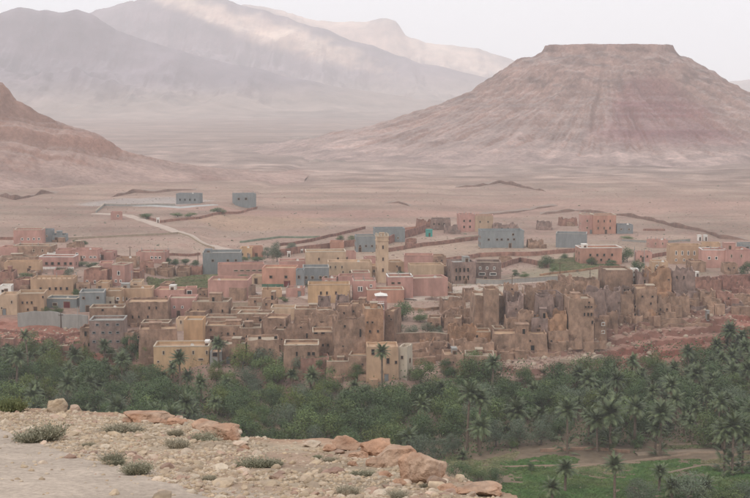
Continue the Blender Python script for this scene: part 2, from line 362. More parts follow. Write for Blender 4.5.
# ------------------------------------------------------------------ haze
mb = MB(); mb.box(-8200, 8200, -150, 11200, -60, 720)
hm, n, l, b = newmat('haze_air'); n.remove(b)
pv = n.new('ShaderNodeVolumePrincipled'); pv.inputs['Color'].default_value = (.985, .98, 1.0, 1)
HAZE = 1.4e-4
pv.inputs['Density'].default_value = HAZE; pv.inputs['Anisotropy'].default_value = .1
l.new(pv.outputs[0], n['Material Output'].inputs['Volume'])
hz = link('haze', mb.me('haze', hm)); hz['kind'] = 'stuff'

ORDS = ['first', 'second', 'third', 'fourth', 'fifth', 'sixth', 'seventh', 'eighth', 'ninth', 'tenth', 'eleventh', 'twelfth', 'thirteenth']
# ------------------------------------------------------------------ buildings
PAL = dict(pink=(.42, .235, .19), rose=(.41, .225, .185), salmon=(.43, .225, .16), tan=(.40, .26, .165), sand=(.44, .31, .21), brown=(.265, .165, .115),
           clay=(.31, .196, .135), ochre=(.46, .28, .155), yellow=(.47, .305, .175), grey=(.195, .20, .198), blue=(.20, .208, .203), red=(.25, .125, .095),
           mauve=(.25, .17, .14), white=(.62, .58, .53), cream=(.44, .36, .275), palegrey=(.28, .26, .235), orange=(.35, .20, .12), redbrown=(.29, .155, .115),
           teal=(.08, .33, .28), maroon=(.16, .03, .03), dark=(.02, .018, .016), green=(.09, .17, .11), wood=(.10, .06, .04), straw=(.34, .265, .195), olive=(.2, .22, .16))
def pm(c):
    if c in ('dark',): return mat('dark_opening', PAL[c], .6, .1, bump=0)
    if c in ('white', 'cream', 'straw'): return mat(c + '_lime_wash', PAL[c], .85, .14, .8, True, .2, objrand=.06)
    if c in ('grey', 'blue', 'palegrey'): return mat(c + '_cement', PAL[c], .9, .16, .7, True, .25, 5, objrand=.06)
    old = c in ('brown', 'clay', 'mauve', 'redbrown', 'orange', 'red')
    return mat(c + ('_rammed_earth' if old else '_plaster'), PAL[c], .92, (.38 if old else .2), .7 if old else .5, True, .7 if old else .25, 2.6, objrand=.09, tint=tuple(v * (.72 if old else .84) for v in PAL[c]), bdist=.18 if old else .05)
def wall_body(W, D, H, kind, seed, foot=1.5, par=.7, th=.35):
    """hollow walls with a parapet; returns the walls' mesh data and the roof height"""
    st = {'modern': 3.0, 'old': .9, 'ruin': .55}[kind]
    nw = max(1, int(W / st)); nd = max(1, int(D / st)); nz = max(1, int(H / (1.3 if kind != 'modern' else 50)))
    ring = [(-W / 2 + W * i / nw, 0) for i in range(nw)] + [(W / 2, D * i / nd) for i in range(nd)] + [(W / 2 - W * i / nw, D) for i in range(nw)] + [(-W / 2, D - D * i / nd) for i in range(nd)]
    n = len(ring); r_ = random.Random(seed); off = r_.uniform(0, 500)
    taper = {'modern': 0, 'old': .03, 'ruin': .035}[kind]; amp = {'modern': 0, 'old': .09, 'ruin': .34}[kind]
    def top(x, y):
        if kind == 'modern': return H
        a = mnoise.noise(Vector((x * .35 + off, y * .35, 0)))
        if kind == 'old': return H + .34 * a + .22 * mnoise.noise(Vector((x * 1.4 + off, y * 1.4, 3)))
        q = mnoise.noise(Vector((round(x / 2.2) * .9 + off, round((y + x * .3) / 2.6) * .9, 5)))
        return H * (1 - .40 * max(0, min(1.3, round(q * 3.2) / 2 + .15))) + .45 * a + .5 * mnoise.noise(Vector((x * 1.3 + off, y * 1.3, 0)))
    v = []; f = []
    tops = [top(*p) for p in ring]
    roofz = H - par if kind != 'ruin' else max(.4, min(tops) - .8)
    for k in range(nz + 1):
        for i, (x, y) in enumerate(ring):
            z = -foot + (tops[i] + foot) * k / nz
            s = 1 - taper * max(0, z) / max(H, 1) * 2; x2 = x * s; y2 = (y - D / 2) * s + D / 2
            if amp:
                q = mnoise.noise_vector(Vector((x2 * .7 + off, y2 * .7, z * .7))); x2 += q.x * amp; y2 += q.y * amp
            v.append((x2, y2, z))
    for k in range(nz):
        for i in range(n): j = (i + 1) % n; f.append((k * n + i, k * n + j, (k + 1) * n + j, (k + 1) * n + i))
    base = nz * n; s = 1 - taper * 2
    def inner(x, y, z): return ((x * (1 - 2 * th / W)) * s, ((y - D / 2) * (1 - 2 * th / D)) * s + D / 2, z)
    for lvl in (0, 1):
        for i, (x, y) in enumerate(ring): v.append(inner(x, y, tops[i] - .04 if lvl == 0 else roofz - .1))
    a = base; b_ = base + n; c = base + 2 * n
    for i in range(n):
        j = (i + 1) % n; f.append((a + i, a + j, b_ + j, b_ + i)); f.append((b_ + i, b_ + j, c + j, c + i))
    return v, f, roofz, s
_win = {}
def window_mesh(w_, h_, style):
    k = (round(w_ * 4) / 4, round(h_ * 4) / 4, style)
    k = (max(k[0], .5), max(k[1], .5), style)
    if k in _win: return _win[k]
    w_, h_ = k[:2]; m = MB(); t = .12 if style != 'frame' else .18
    fr = {'plain': 'clay', 'frame': 'white', 'mud': 'brown', 'grey': 'grey', 'shut': 'cream'}[style]
    y0, y1 = -.14, .3
    m.box(-w_ / 2 - t, -w_ / 2, y0, y1, -h_ / 2, h_ / 2, 0); m.box(w_ / 2, w_ / 2 + t, y0, y1, -h_ / 2, h_ / 2, 0)
    m.box(-w_ / 2 - t - .05, w_ / 2 + t + .05, y0 - .06, y1, -h_ / 2 - t, -h_ / 2, 0); m.box(-w_ / 2 - t, w_ / 2 + t, y0, y1, h_ / 2, h_ / 2 + t, 0)
    m.box(-w_ / 2, w_ / 2, -.03, y1 - .01, -h_ / 2, h_ / 2, 1)
    if style == 'shut': m.box(-w_ / 2, -.02, -.08, -.03, -h_ / 2, h_ / 2, 2); m.box(-.02 + w_ * .12, w_ / 2, -.08, -.03, -h_ / 2, h_ / 2, 2)
    _win[k] = m.me('window', [pm(fr), pm('dark'), pm('wood')]); return _win[k]
_door = {}
def door_mesh(w_, h_, col):
    k = (round(w_, 1), round(h_, 1), col)
    if k in _door: return _door[k]
    m = MB(); m.box(-w_ / 2 - .15, -w_ / 2, -.12, .3, 0, h_, 0); m.box(w_ / 2, w_ / 2 + .15, -.12, .3, 0, h_, 0); m.box(-w_ / 2 - .15, w_ / 2 + .15, -.14, .3, h_, h_ + .2, 0)
    m.box(-w_ / 2, w_ / 2, -.04, .29, 0, h_, 1)
    for i in range(4): m.box(-w_ / 2 + .08 + i * (w_ - .1) / 4, -w_ / 2 + (i + 1) * (w_ - .1) / 4, -.08, -.04, .1, h_ - .1, 1)
    _door[k] = m.me('door', [pm('clay'), pm(col)]); return _door[k]
def dish_mesh():
    m = MB(); n = 10; v = [(0, 0, 0)]; f = []
    for r_, d in ((.3, .05), (.6, .2)):
        for i in range(n): a = 2 * math.pi * i / n; v.append((r_ * math.cos(a), -d, r_ * math.sin(a)))
    for i in range(n): f.append((0, 1 + i, 1 + (i + 1) % n)); f.append((1 + i, 1 + n + i, 1 + n + (i + 1) % n, 1 + (i + 1) % n))
    m.add([(x, y, z + .9) for x, y, z in v], f); m.tube([(0, .05, 0), (0, .05, .9)], [.04, .04], 5); return m.me('satellite_dish', pm('white'))
DISH = dish_mesh()
_n = [0]
def house(x0, x1, yt, yb, col, rot, D, wins, label, kind='modern', cap=None, hut=None, dish=None, door=None, merlon=0, side=1, ws=None, cat='house', name=None, y=None, extra=None, roofcol=None, group=None, par=.7):
    """x0..x1 and yt..yb: where its front stands in the photograph; the ground point and real size follow from the terrain"""
    _n[0] += 1; bare = any(q in label for q in ('windowless', 'without windows', 'blank', 'plain', 'tower', 'turret', 'shed'))
    if bare: side = 0
    X, Y, Z = hit((x0 + x1) / 2., yb)
    if y is not None:
        Y = y; X = ((x0 + x1) / 2. - 375) / 1400. * (Y * CT + (CAMZ - 10) * ST); Z = float(ground(X, Y))
    s = 1400. / (Y * CT + (CAMZ - Z) * ST)
    rz = R(rot); W = (x1 - x0) / s / max(.5, math.cos(rz)); H = (yb - yt) / s
    xc, yb2 = px_of(X, Y, Z)
    if y is not None: H = (yb2 - yt) / s
    H = max(H, 1.8); W = max(W, 1.5)
    nm = name or {'modern': 'house', 'old': 'mud_house', 'ruin': 'ruined_house'}[kind]
    t = thing(nm, label, cat, (X, Y, Z), rz, group)
    v, f, rzf, sc = wall_body(W, D, H, kind, _n[0], par=par)
    link('wall', mesh('wall', v, f, pm(col)), t)
    if kind != 'ruin':
        m = MB(); i_ = .25; m.box((-W / 2 + i_) * sc, (W / 2 - i_) * sc, D / 2 - (D / 2 - i_) * sc, D / 2 + (D / 2 - i_) * sc, rzf - .2, rzf)
        link('roof', m.me('roof', pm(roofcol or ('straw' if _n[0] % 3 == 0 else 'tan' if col not in ('grey', 'blue', 'mauve') else 'palegrey'))), t)
    if cap:
        m = MB(); e = .08 if kind == 'modern' else .02; w2, d2 = W / 2 * sc + e, D / 2 * sc + e; cy = D / 2; h0 = H - (.02 if kind == 'modern' else .12); h1 = H + (.22 if kind == 'modern' else .10); tt = .42 if kind == 'modern' else .34
        m.box(-w2, w2, cy - d2, cy - d2 + tt, h0, h1); m.box(-w2, w2, cy + d2 - tt, cy + d2, h0, h1)
        m.box(-w2, -w2 + tt, cy - d2 + tt, cy + d2 - tt, h0, h1); m.box(w2 - tt, w2, cy - d2 + tt, cy + d2 - tt, h0, h1)
        link('parapet_cap', m.me('parapet_cap', pm(cap)), t)
    style = ws or ('mud' if kind != 'modern' else ('plain', 'shut', 'plain', 'frame', 'plain', 'shut')[_n[0] % 6])
    tap = {'modern': 0, 'old': .03, 'ruin': .035}[kind]
    def inset(z): return D / 2 * tap * 2 * max(0, z) / max(H, 1)
    for row in wins:
        wy, xsn = row[0], row[1]; wp, hp = (row[2] if len(row) > 2 else 2.2), (row[3] if len(row) > 3 else 3.0)
        z = (yb2 - wy) / s if y is not None else (yb - wy) / s
        wp *= (.85, 1, 1.15, .95)[_n[0] % 4]; hp *= (1.1, .9, 1, 1.15, .85)[_n[0] % 5]
        for wx in xsn:
            lx = (wx - (x0 + x1) / 2.) / s / max(.5, math.cos(rz))
            link('window', window_mesh(wp / s * .8, hp / s * .8, style), t, (lx, inset(z), z))
    if side:
        sg = -1 if rot > 0 else 1; nfl = max(1, int(H / 3.4))
        for fl in range(nfl):
            for k in range(side):
                z = 1.8 + fl * 3.1
                if z > H - 1.2: continue
                o = link('window', window_mesh(.8, 1.1, style), t, (sg * (W / 2 - W * tap * max(0, z) / max(H, 1)), D * (k + .5) / side, z), math.pi / 2 * sg)
    if not door and not bare and kind != 'ruin' and _n[0] % 3 != 1 and W > 4: door = (x0 + (x1 - x0) * (.2 + .6 * ((_n[0] * 37) % 10) / 10.), 1.1 * s, 2.1 * s, ('wood', 'maroon', 'wood', 'wood', 'teal', 'grey')[_n[0] % 6])
    if kind == 'modern' and _n[0] % 5 == 2 and W > 6:
        m = MB(); m.box(-.13, .13, 0, .26, 0, H + .8 - rzf); m.box(-.03, .03, .1, .16, H + .8 - rzf, H + 1.5 - rzf); cm = m.me('roof_column', pm('palegrey'))
        for sx in (-1, 0, 1):
            for q in (.25, D - .5): link('roof_column', cm, t, (sx * (W / 2 - .4), q, rzf))
    if door:
        dx, dw, dh, dc = door; link('door', door_mesh(dw / s, dh / s, dc), t, ((dx - (x0 + x1) / 2.) / s, 0, 0))
    if hut:
        hx, hw, hh, hc = hut; m = MB(); lx = (hx - (x0 + x1) / 2.) / s; hw = hw / s; hh = hh / s
        m.box(lx - hw / 2, lx + hw / 2, D * .45, D * .45 + min(3.2, D * .45), rzf, rzf + hh + .5); m.box(lx - hw / 2 - .12, lx + hw / 2 + .12, D * .45 - .12, D * .45 + min(3.2, D * .45) + .12, rzf + hh + .5, rzf + hh + .68)
        hu = link('roof_hut', m.me('roof_hut', pm(hc)), t)
        link('doorway', door_mesh(.9, min(1.9, hh * .9), 'wood'), hu, (lx, D * .45 - .04, rzf))
    if kind == 'old' and W > 4.5 and H > 3 and not hut and (_n[0] * 7) % 10 < 5:
        r_ = random.Random(_n[0] * 3); m = MB(); a_ = r_.uniform(-W * .3, W * .1); w_ = r_.uniform(W * .22, W * .4); hh = r_.choice((.5, .9, 1.3, 2.2)); q = r_.uniform(.35, .6)
        m.box(a_, a_ + w_, D * q, min(D * .93, D * q + 3.5), rzf, rzf + .7 + hh); link('upper_room', m.me('upper_room', pm(col)), t)
        m = MB(); m.box(a_ - .15, a_ + w_ + .15, D * q - .2, min(D * .93, D * q + 3.5) + .1, rzf + .7 + hh, rzf + .86 + hh); link('upper_roof', m.me('upper_roof', pm('straw' if _n[0] % 2 else col)), t)
        if hh > 1.6: link('doorway', door_mesh(.8, 1.7, 'dark'), t, (a_ + w_ * r_.uniform(.25, .75), D * q - .02, rzf))
    if kind != 'modern' and W > 5:
        r_ = random.Random(_n[0] * 5); m = MB()
        for _ in range(r_.randint(1, 2) if kind == 'old' else 4):
            a_ = r_.uniform(-W * .5, W * .3); w_ = r_.uniform(1.5, 4); m.box(a_, a_ + w_, -r_.uniform(1.0, 2.4), .2, -1.5, r_.uniform(.8, 2.2))
        link('yard_wall', m.me('yard_wall', pm(r_.choice(['clay', 'brown', col]))), t)
    if not dish and kind == 'modern' and _n[0] % 4 == 1 and W > 5: dish = [x0 + (x1 - x0) * .7]
    if dish:
        for dx in (dish if hasattr(dish, '__len__') else [dish]): link('satellite_dish', DISH, t, ((dx - (x0 + x1) / 2.) / s, 1.4, rzf), R(-20))
    if merlon:
        m = MB(); m.box(-.22, .22, 0, .35, 0, .7); mm = m.me('merlon', pm(col))
        for i in range(merlon): link('merlon', mm, t, (-W / 2 + .3 + (W - .6) * i / (merlon - 1), .05, H - .03))
    if extra: extra(t, s, W, D, H, rzf)
    return t

HS = []
def h(*a, **k): HS.append((a, k))
# --- outskirts and the first rows on the left
h(176, 200, 194, 204, 'grey', -6, 8, [(200, [180, 185, 190, 195], 1.8, 3)], 'long two storey grey school building at the back of a walled yard on the plain', name='school_building', cat='school', ws='grey')
h(235, 256, 194, 208, 'blue', 14, 10, [(199, [239, 246], 2, 2.5)], 'lone square blue-grey building standing apart on the plain at the end of a red wall', side=2)
h(111, 122, 212, 220, 'pink', 8, 6, [(216, [118], 1.5, 2)], 'tiny pale pink hut beside the dirt road far out on the plain')
h(14, 42, 230, 246, 'pink', 4, 10, [(239, [22.5, 28.5, 34, 39], 2.6, 2)], 'two storey pink house with a toothed parapet and four windows, far left of the village', merlon=12, cap='cream', ws='frame')
h(43, 52, 230, 242, 'grey', 4, 8, [(236, [47], 1.6, 2)], 'tall narrow end of the grey unfinished block beside the pink house with toothed parapet')
h(52, 66, 235, 242, 'blue', 4, 8, [(238.5, [56, 60, 64], 1.6, 2)], 'low blue-grey block with open window holes, behind the long pink house', kind='old')
h(13, 52, 246, 256, 'clay', -6, 8, [(250.5, [34, 43], 2.4, 3)], 'low brown building with a pale flat roof below the pink house with toothed parapet', cap='cream')
h(56, 72, 250, 261, 'rose', 6, 8, [], 'taller plain left end of the rose coloured houses behind the white parapet')
h(72, 98, 250, 261, 'pink', -3, 8, [(254, [77], 2.4, 2.6), (257, [84, 91, 95], 3, 1.8)], 'long pink house with one high window above a strip of low dark ones', cap='rose')
h(39, 74, 257, 269, 'rose', -2, 8, [(263.5, [46.5, 52.5, 59, 65.5, 71], 2.6, 3)], 'pink house with white roof line, white base and five red-brown windows', cap='white', extra=lambda t, s, W, D, H, z: link('plinth', boxme(-W/2-.05, W/2+.05, -.07, 0, -.5, .9, 'white', 'plinth'), t))
h(47, 55, 253, 257, 'white', 0, 4, [], 'small white block standing just behind the pink house with five windows')
h(136, 165, 252, 263, 'pink', -4, 9, [(257.5, [152, 156, 160], 2.4, 2)], 'pink house with three pale framed windows on the plain side of the green hedge', ws='frame', side=2)
h(0, 38, 257, 268, 'clay', 8, 6, [(264, [4, 10], 2, 3)], 'long low brown walls with pale top at the far left edge', kind='old', cap='straw')
h(5, 40, 262, 274, 'tan', 5, 7, [(267, [30], 2, 2)], 'low tan house behind the scrub at the left edge, under the long brown walls')
h(24, 38, 262, 268, 'ochre', 0, 5, [], 'small ochre shed left of the pink house with five windows')
h(0, 14, 272, 284, 'redbrown', 4, 8, [], 'red-brown plain house at the left edge above the little white one', kind='old')
h(12, 30, 280, 291, 'redbrown', -14, 9, [(286, [29], 2, 3)], 'dark red-brown house with a sloping pale edge left of the six-windowed ochre house', kind='old')
h(0, 11, 286, 295, 'white', 5, 6, [(291, [3], 2.4, 2.6)], 'small white house with one dark window at the left edge', dish=8)
h(83, 108, 270, 285, 'redbrown', -6, 9, [(282, [87, 95, 103], 1.6, 4)], 'red-brown house with three small pale doorways behind the blue-grey house', kind='old', ws='frame')
h(100, 113, 263, 280, 'rose', 8, 8, [(268.5, [112.5], 1.6, 2)], 'rose plastered house adjoining the white cornered tower house')
h(112, 125, 265, 286, 'pink', -14, 8, [(273, [119], 2.2, 5), (281, [116, 121], 1.6, 2.6)], 'pink tower house with a white painted corner and tall window', cap='cream', ws='frame')
h(31, 73, 279, 296, 'tan', 3, 11, [(288.6, [41, 50, 56, 61, 67], 2, 3.4)], 'broad tan building with a row of five small dark windows and toothed roof line', merlon=9, side=2)
h(0, 17, 295, 315, 'sand', 4, 9, [(308, [2], 2.2, 2.4), (302, [12], 1.6, 3)], 'sand coloured house cut by the left edge above the red earth bank')
h(17, 44, 294, 313, 'tan', 6, 10, [(302.5, [23, 27.5, 32], 1.7, 3.6), (309.5, [28], 1.7, 3), (297, [43], 1.5, 3)], 'tan house with three narrow windows behind the grey retaining wall', cap='sand')
h(45, 77, 299, 308, 'blue', -3, 8, [(304.5, [55], 5, 3)], 'low blue-grey house with a red door behind the garden of green shrubs', door=(67, 6, 6, 'maroon'), cap='cream')
h(80, 104, 293, 312, 'blue', 6, 9, [(298, [84, 98], 2.6, 3.2), (308, [98], 2, 2.4)], 'two storey pale blue-grey house with two dark upper windows', cap='palegrey', side=2)
h(104, 121, 291, 306, 'tan', 0, 8, [(299, [118], 2.6, 3)], 'tan house with one window directly right of the pale blue-grey house')
h(106, 114, 297, 307, 'cream', 0, 3, [(302.5, [110.5], 1.8, 2.4)], 'small cream block squeezed beside the pale blue-grey house')
h(121, 152, 289, 305, 'tan', 2, 8, [(299, [127, 136], 1.8, 4)], 'tan house with two tall slit windows and tangled roof terrace', hut=(124, 8, 4, 'palegrey'), cap='sand')
h(90, 124, 308, 324, 'clay', 3, 8, [(310, [103], 2.4, 2.2), (320, [112, 118, 123], 4, 1.4)], 'brown upper house with a white dish above the four storey grey-brown block', dish=115, cap='straw', kind='modern')
h(90, 124, 321, 352, 'mauve', 3, 9, [(333, [94.5, 103.5, 110.5, 118], 3.6, 2), (342, [94.5, 103.5, 110.5, 118], 2.8, 1.8), (325, [98, 108, 118], 3.5, 1.6)], 'four storey grey-brown block with rows of wide dark windows above the palms', side=2, ws='grey', cap='palegrey')
h(80, 91, 328, 352, 'brown', 0, 7, [(334, [86], 3.4, 6), (345, [89], 2, 4)], 'narrow dark brown tower with black openings left of the four storey block', kind='old')
h(124, 134, 333, 352, 'brown', -12, 7, [(340, [128], 1.6, 3)], 'narrow brown annex right of the four storey block', kind='old')
h(72, 84, 345, 362, 'red', 8, 7, [(350, [70.5, 80], 2, 3), (359, [79.5], 1.8, 3)], 'red earth hut with small dark holes at the foot of the red bank', kind='old')
h(45, 70, 346, 357, 'redbrown', -6, 7, [], 'low red-brown hut with a pale flat roof on the red bank', kind='old', roofcol='straw')
h(0, 14, 340, 353, 'redbrown', 3, 7, [(346, [7], 2, 5)], 'low reddish hut with a dark doorway at the left edge below the bank', kind='old')
h(104, 128, 355, 368, 'red', 2, 7, [], 'low brick-red plain building with a pale roof edge behind the palms', cap='straw')
h(125, 169, 302, 326, 'brown', 3, 11, [(308, [149.5, 156.5], 2, 3.4), (317, [133, 139, 148], 2, 3)], 'large brown earth house with two upper and three lower small windows', kind='old', side=2)
h(168, 196, 298, 317, 'rose', 2, 9, [(307, [174.5, 182.5], 2.2, 2.6)], 'rose pink house with two shuttered windows among the brown earth houses')
h(154, 184, 290, 302, 'pink', -4, 9, [(297.5, [157, 166], 2, 2)], 'pinkish house with a small white roof block below the green field', hut=(170, 6, 3, 'white'))
h(186, 197, 288, 299, 'pink', 6, 6, [(292.5, [189.5], 5, 5)], 'small pink tower with a pale framed opening at the edge of the green field', ws='frame')
h(191, 229, 302, 318, 'clay', -3, 10, [(311, [198, 211, 222.5], 1.8, 3.6)], 'light brown house with a pale terrace edge and three slit windows', kind='old', cap='straw')
h(208, 248, 281, 301, 'pink', -2, 12, [(298.4, [216, 222.4], 3.2, 3.6), (293.5, [222, 238], 1.6, 2)], 'large plain pinkish building with two black openings and a dish on its flat roof', dish=219, cap='pink')
h(229, 245, 288, 301, 'clay', -18, 10, [], 'plain clay coloured wing behind the large pinkish building')
h(140, 170, 323, 331, 'brown', 0, 7, [(328.5, [157, 160], 3, 5), (328, [148, 165], 2, 3)], 'small terrace house under a pale slanting roof slab above the red-brown house', kind='old', cap='cream')
h(139, 178, 330, 362, 'brown', 8, 10, [(337, [139.5], 2, 4)], 'plain dark brown earth house left of the yellow ochre house', kind='old', side=2, cap='brown')
h(176, 185, 319, 331, 'sand', 0, 6, [(322, [181], 2.4, 4)], 'little sand coloured house with a single dark window left of the ochre tower')
h(184, 203, 320, 348, 'ochre', 0, 8, [], 'plain windowless ochre tower block behind the yellow ochre house')
h(154, 209, 347, 372, 'yellow', 2, 9, [(353, [164, 193.5, 207], 2.4, 5), (351, [179], 5, 4), (362, [158.5, 170.5], 2.4, 2.4), (360, [201], 5, 2)], 'bright yellow ochre house with white parapet terrace just above the palms', cap='cream', hut=(206, 4, 3, 'white'))
h(204, 244, 326, 343, 'clay', 2, 9, [(330, [211], 2, 3), (334, [222, 228, 234], 1.6, 3)], 'brown earth house with a line of three small square windows and pale roof edge', kind='old', cap='straw')
h(203, 239, 318, 328, 'brown', -2, 8, [(317.5, [199, 203], 3, 4)], 'long low brown house behind the one with three small square windows', kind='old', cap='straw')
h(210, 222, 352, 366, 'palegrey', 3, 8, [(354.5, [215], 6, 4)], 'small grey roofed hut right beside the yellow ochre house', kind='old')
h(222, 246, 344, 364, 'clay', -2, 8, [(357, [235, 240.5], 3, 5), (358, [228], 2, 4)], 'low earth house with pale litter on its roof and dark ground openings', kind='old', roofcol='cream')
h(247, 280, 340, 366, 'clay', 6, 10, [(349.5, [258.5, 264, 270], 1.6, 2.6), (337.5, [260, 276], 2.4, 4)], 'square brown kasbah house with three small windows and two roof turrets', kind='old', side=1)
h(247, 253, 341, 362, 'brown', 0, 4, [], 'dark narrow recessed wing on the left side of the square kasbah house', kind='old')
h(230, 260, 310, 318, 'clay', 0, 7, [], 'first long low terrace house with a pale line of roof under the pinkish building', kind='old', cap='straw')
h(236, 272, 314, 328, 'clay', -4, 8, [(320.3, [241, 247.5], 2.2, 3.4), (321, [260.5], 5, 5)], 'earth house with two dark windows and a broken brown doorway', kind='old', cap='cream')
h(270, 296, 308, 320, 'sand', 0, 7, [], 'low sandy terrace house with a pale roof line amid the earth houses', kind='old', cap='cream')
h(294, 320, 309, 321, 'clay', 3, 7, [], 'low clay house with a pale roof line left of the two small ruined turrets', kind='old', cap='cream')
h(239, 262, 328, 344, 'clay', 4, 8, [(336.5, [247], 1.8, 2.6)], 'low stepped earth house behind the square kasbah house', kind='old', cap='straw')
h(262, 286, 318, 342, 'brown', -8, 9, [(325, [281], 2, 3)], 'brown eroded house wall in the dense middle of the old quarter', kind='old')
h(284, 312, 322, 352, 'brown', 4, 10, [(336, [307], 2.2, 6), (327.5, [285, 301], 1.8, 2.2)], 'roofless brown ruin with vertical cracks in the middle of the old quarter', kind='ruin')
h(308, 336, 316, 340, 'clay', -4, 10, [(327, [315], 2, 2.6)], 'clay coloured half-collapsed house behind the tall house with paired windows', kind='ruin')
h(283, 320, 345, 376, 'clay', 2, 9, [(354, [297], 2.4, 6), (354, [309, 313.5], 3.4, 5), (366, [311], 2, 2.6)], 'two storey clay house with big square black openings above the leafy trees', kind='old', cap='cream')
h(312, 334, 332, 366, 'clay', 3, 9, [(345, [323, 328], 1.9, 3), (354, [322, 328], 1.6, 3), (333, [316, 323], 4, 1.6)], 'tall clay house with paired small windows right of the one with black openings', kind='old', cap='straw', side=2)
h(318, 331, 297, 316, 'mauve', 3, 6, [(299.5, [322], 2, 2)], 'left of two small ruined turrets before the pale yellow house', kind='ruin')
h(335, 348, 296, 312, 'mauve', -4, 6, [(303, [340], 4, 3)], 'right of two small ruined turrets before the pale yellow house', kind='ruin')
h(334, 366, 316, 372, 'brown', 5, 12, [(326, [345], 1.6, 3), (333, [360.5], 2, 9), (347, [343], 1.8, 4)], 'huge eroded brown earth wall of a kasbah left of the orange-brown tower', kind='ruin')
h(364, 384, 309, 350, 'orange', 4, 11, [(322.5, [367.5, 372.5], 1.8, 3), (331.5, [370, 378], 2, 4)], 'tall square orange-brown kasbah tower with small dark windows', kind='old', side=2)
h(384, 394, 311, 345, 'brown', -16, 9, [(316, [389], 2, 2), (319.5, [391], 2, 1.6)], 'dark brown wing with white edged roof holes on the orange-brown tower', kind='old')
h(366, 399, 347, 382, 'tan', 2, 9, [(352, [373], 4, 7), (361, [388], 3, 7), (362.5, [396], 1.6, 3.4), (372, [382], 2, 2)], 'tan house with a pale right edge and broken plaster behind the lone tall palm', kind='old')
h(398, 407, 347, 380, 'cream', -20, 5, [(358, [402], 1.8, 3)], 'narrow cream plastered wing on the right of the tan house behind the lone palm', kind='old')
h(326, 350, 362, 380, 'clay', 2, 8, [(371, [334], 2, 2)], 'low clay house with a broad pale flat roof left of the lone palm', kind='old', cap='cream')
h(348, 369, 356, 380, 'clay', -6, 8, [(365, [362.5], 2.4, 3)], 'stepped clay house between the low pale roofed one and the tan house', kind='old', cap='straw')
h(300, 330, 358, 378, 'redbrown', 4, 7, [], 'low reddish garden house half hidden by trees below the black openings', kind='old')
# --- modern quarter in the middle
h(203, 241, 253, 274, 'blue', 3, 11, [(260.5, [213, 228, 236], 2.8, 3)], 'big blue-grey concrete building with three square dark holes and a pale roof edge', cap='palegrey', hut=(208, 7, 2.5, 'grey'), side=2)
h(240, 252, 248, 259, 'yellow', 0, 7, [(254.5, [242.5, 248], 2.4, 3.2)], 'small yellow house with two dark windows behind the big blue-grey building')
h(248, 263, 247, 258, 'salmon', 6, 7, [], 'small orange-pink house end right behind the little yellow house')
h(218, 264, 264, 277, 'rose', 5, 7, [(270.5, [236, 242, 248, 254, 260], 5, 2)], 'long rose-pink building with a continuous dark strip of windows and a garden')
h(262, 296, 268, 287, 'salmon', -2, 10, [(277, [271, 286], 4, 3)], 'salmon house with green painted base and maroon double door', door=(287, 6, 6, 'maroon'), extra=lambda t, s, W, D, H, z: link('plinth', boxme(-W/2-.05, W/2*.4, -.07, 0, -.5, 1.1, 'green', 'plinth'), t))
h(279, 306, 261, 271, 'rose', 4, 8, [], 'rose coloured low house behind the salmon house with maroon door')
h(296, 304, 270, 288, 'grey', 0, 6, [(277, [299], 2, 3)], 'narrow grey block adjoining the salmon house')
h(303, 329, 268, 284, 'grey', 3, 10, [(277.5, [306, 312.5, 320.5, 326], 3, 2.8)], 'unfinished grey concrete building with four large dark window holes', cap='palegrey')
h(306, 346, 252, 272, 'sand', 5, 10, [(259, [319, 338], 1.8, 3.4)], 'long sand coloured house with a pale sloping roof line and two narrow windows', cap='cream')
h(328, 372, 262, 278, 'sand', 3, 9, [(267, [330.5, 335.5, 342], 1.6, 2.6), (272, [343, 350], 1.4, 3)], 'wide sandy yellow house with small slit windows below the long sand coloured one')
h(308, 350, 285, 303, 'yellow', 2, 9, [(293, [321, 327, 336], 1.6, 4)], 'pale yellow plastered house with three slit windows above the ruined turrets', cap='sand')
h(353, 376, 281, 300, 'rose', 3, 9, [(289, [359, 361.5], 2, 5), (286, [371], 1.6, 3)], 'bright rose house left of the minaret foot')
h(352, 370, 273, 284, 'pink', 4, 8, [], 'pink house with plain walls behind the bright rose house', cap='cream')
h(346, 377, 266, 276, 'tan', -4, 8, [(271, [374], 2, 4)], 'tan house immediately left of the minaret shaft')
h(356, 376, 236, 252, 'blue', 5, 9, [(246, [360, 366, 372], 2, 2)], 'pale blue-grey block between the red field walls and the minaret', side=2)
h(375, 405, 229, 242, 'blue', 6, 9, [(238, [384, 391, 398], 2, 2)], 'blue-grey building with a long flat roof behind the minaret top', cap='grey')
h(388, 413, 277, 299, 'rose', 4, 9, [(283, [393, 399], 4.5, 2)], 'rose house with white edged roof terrace right of the minaret', cap='white')
h(409, 448, 278, 297, 'pink', 12, 9, [], 'long pink blank-walled building running back to the right of the minaret')
h(404, 433, 256, 272, 'pink', -2, 9, [(264, [418, 428], 2.6, 2)], 'pink house with white corner edges and two wide windows right of the minaret', cap='pink')
h(410, 444, 265, 282, 'sand', 5, 8, [], 'sand coloured plain building in front of the pink house with white edges')
h(367, 404, 290, 303, 'salmon', 3, 8, [], 'orange-salmon low house with a pale roof edge below the minaret', cap='cream')
h(438, 452, 266, 280, 'clay', 0, 8, [], 'clay house with a maroon gate left of the arcaded mauve building', door=(446, 7, 5.6, 'maroon'))
h(453, 476, 262, 284, 'mauve', 12, 10, [(270, [456, 460, 464, 468], 2, 4), (278, [456, 460, 464, 468], 2.4, 5)], 'mauve-brown two storey building with an arcade of narrow arches', hut=(470, 6, 4, 'palegrey'))
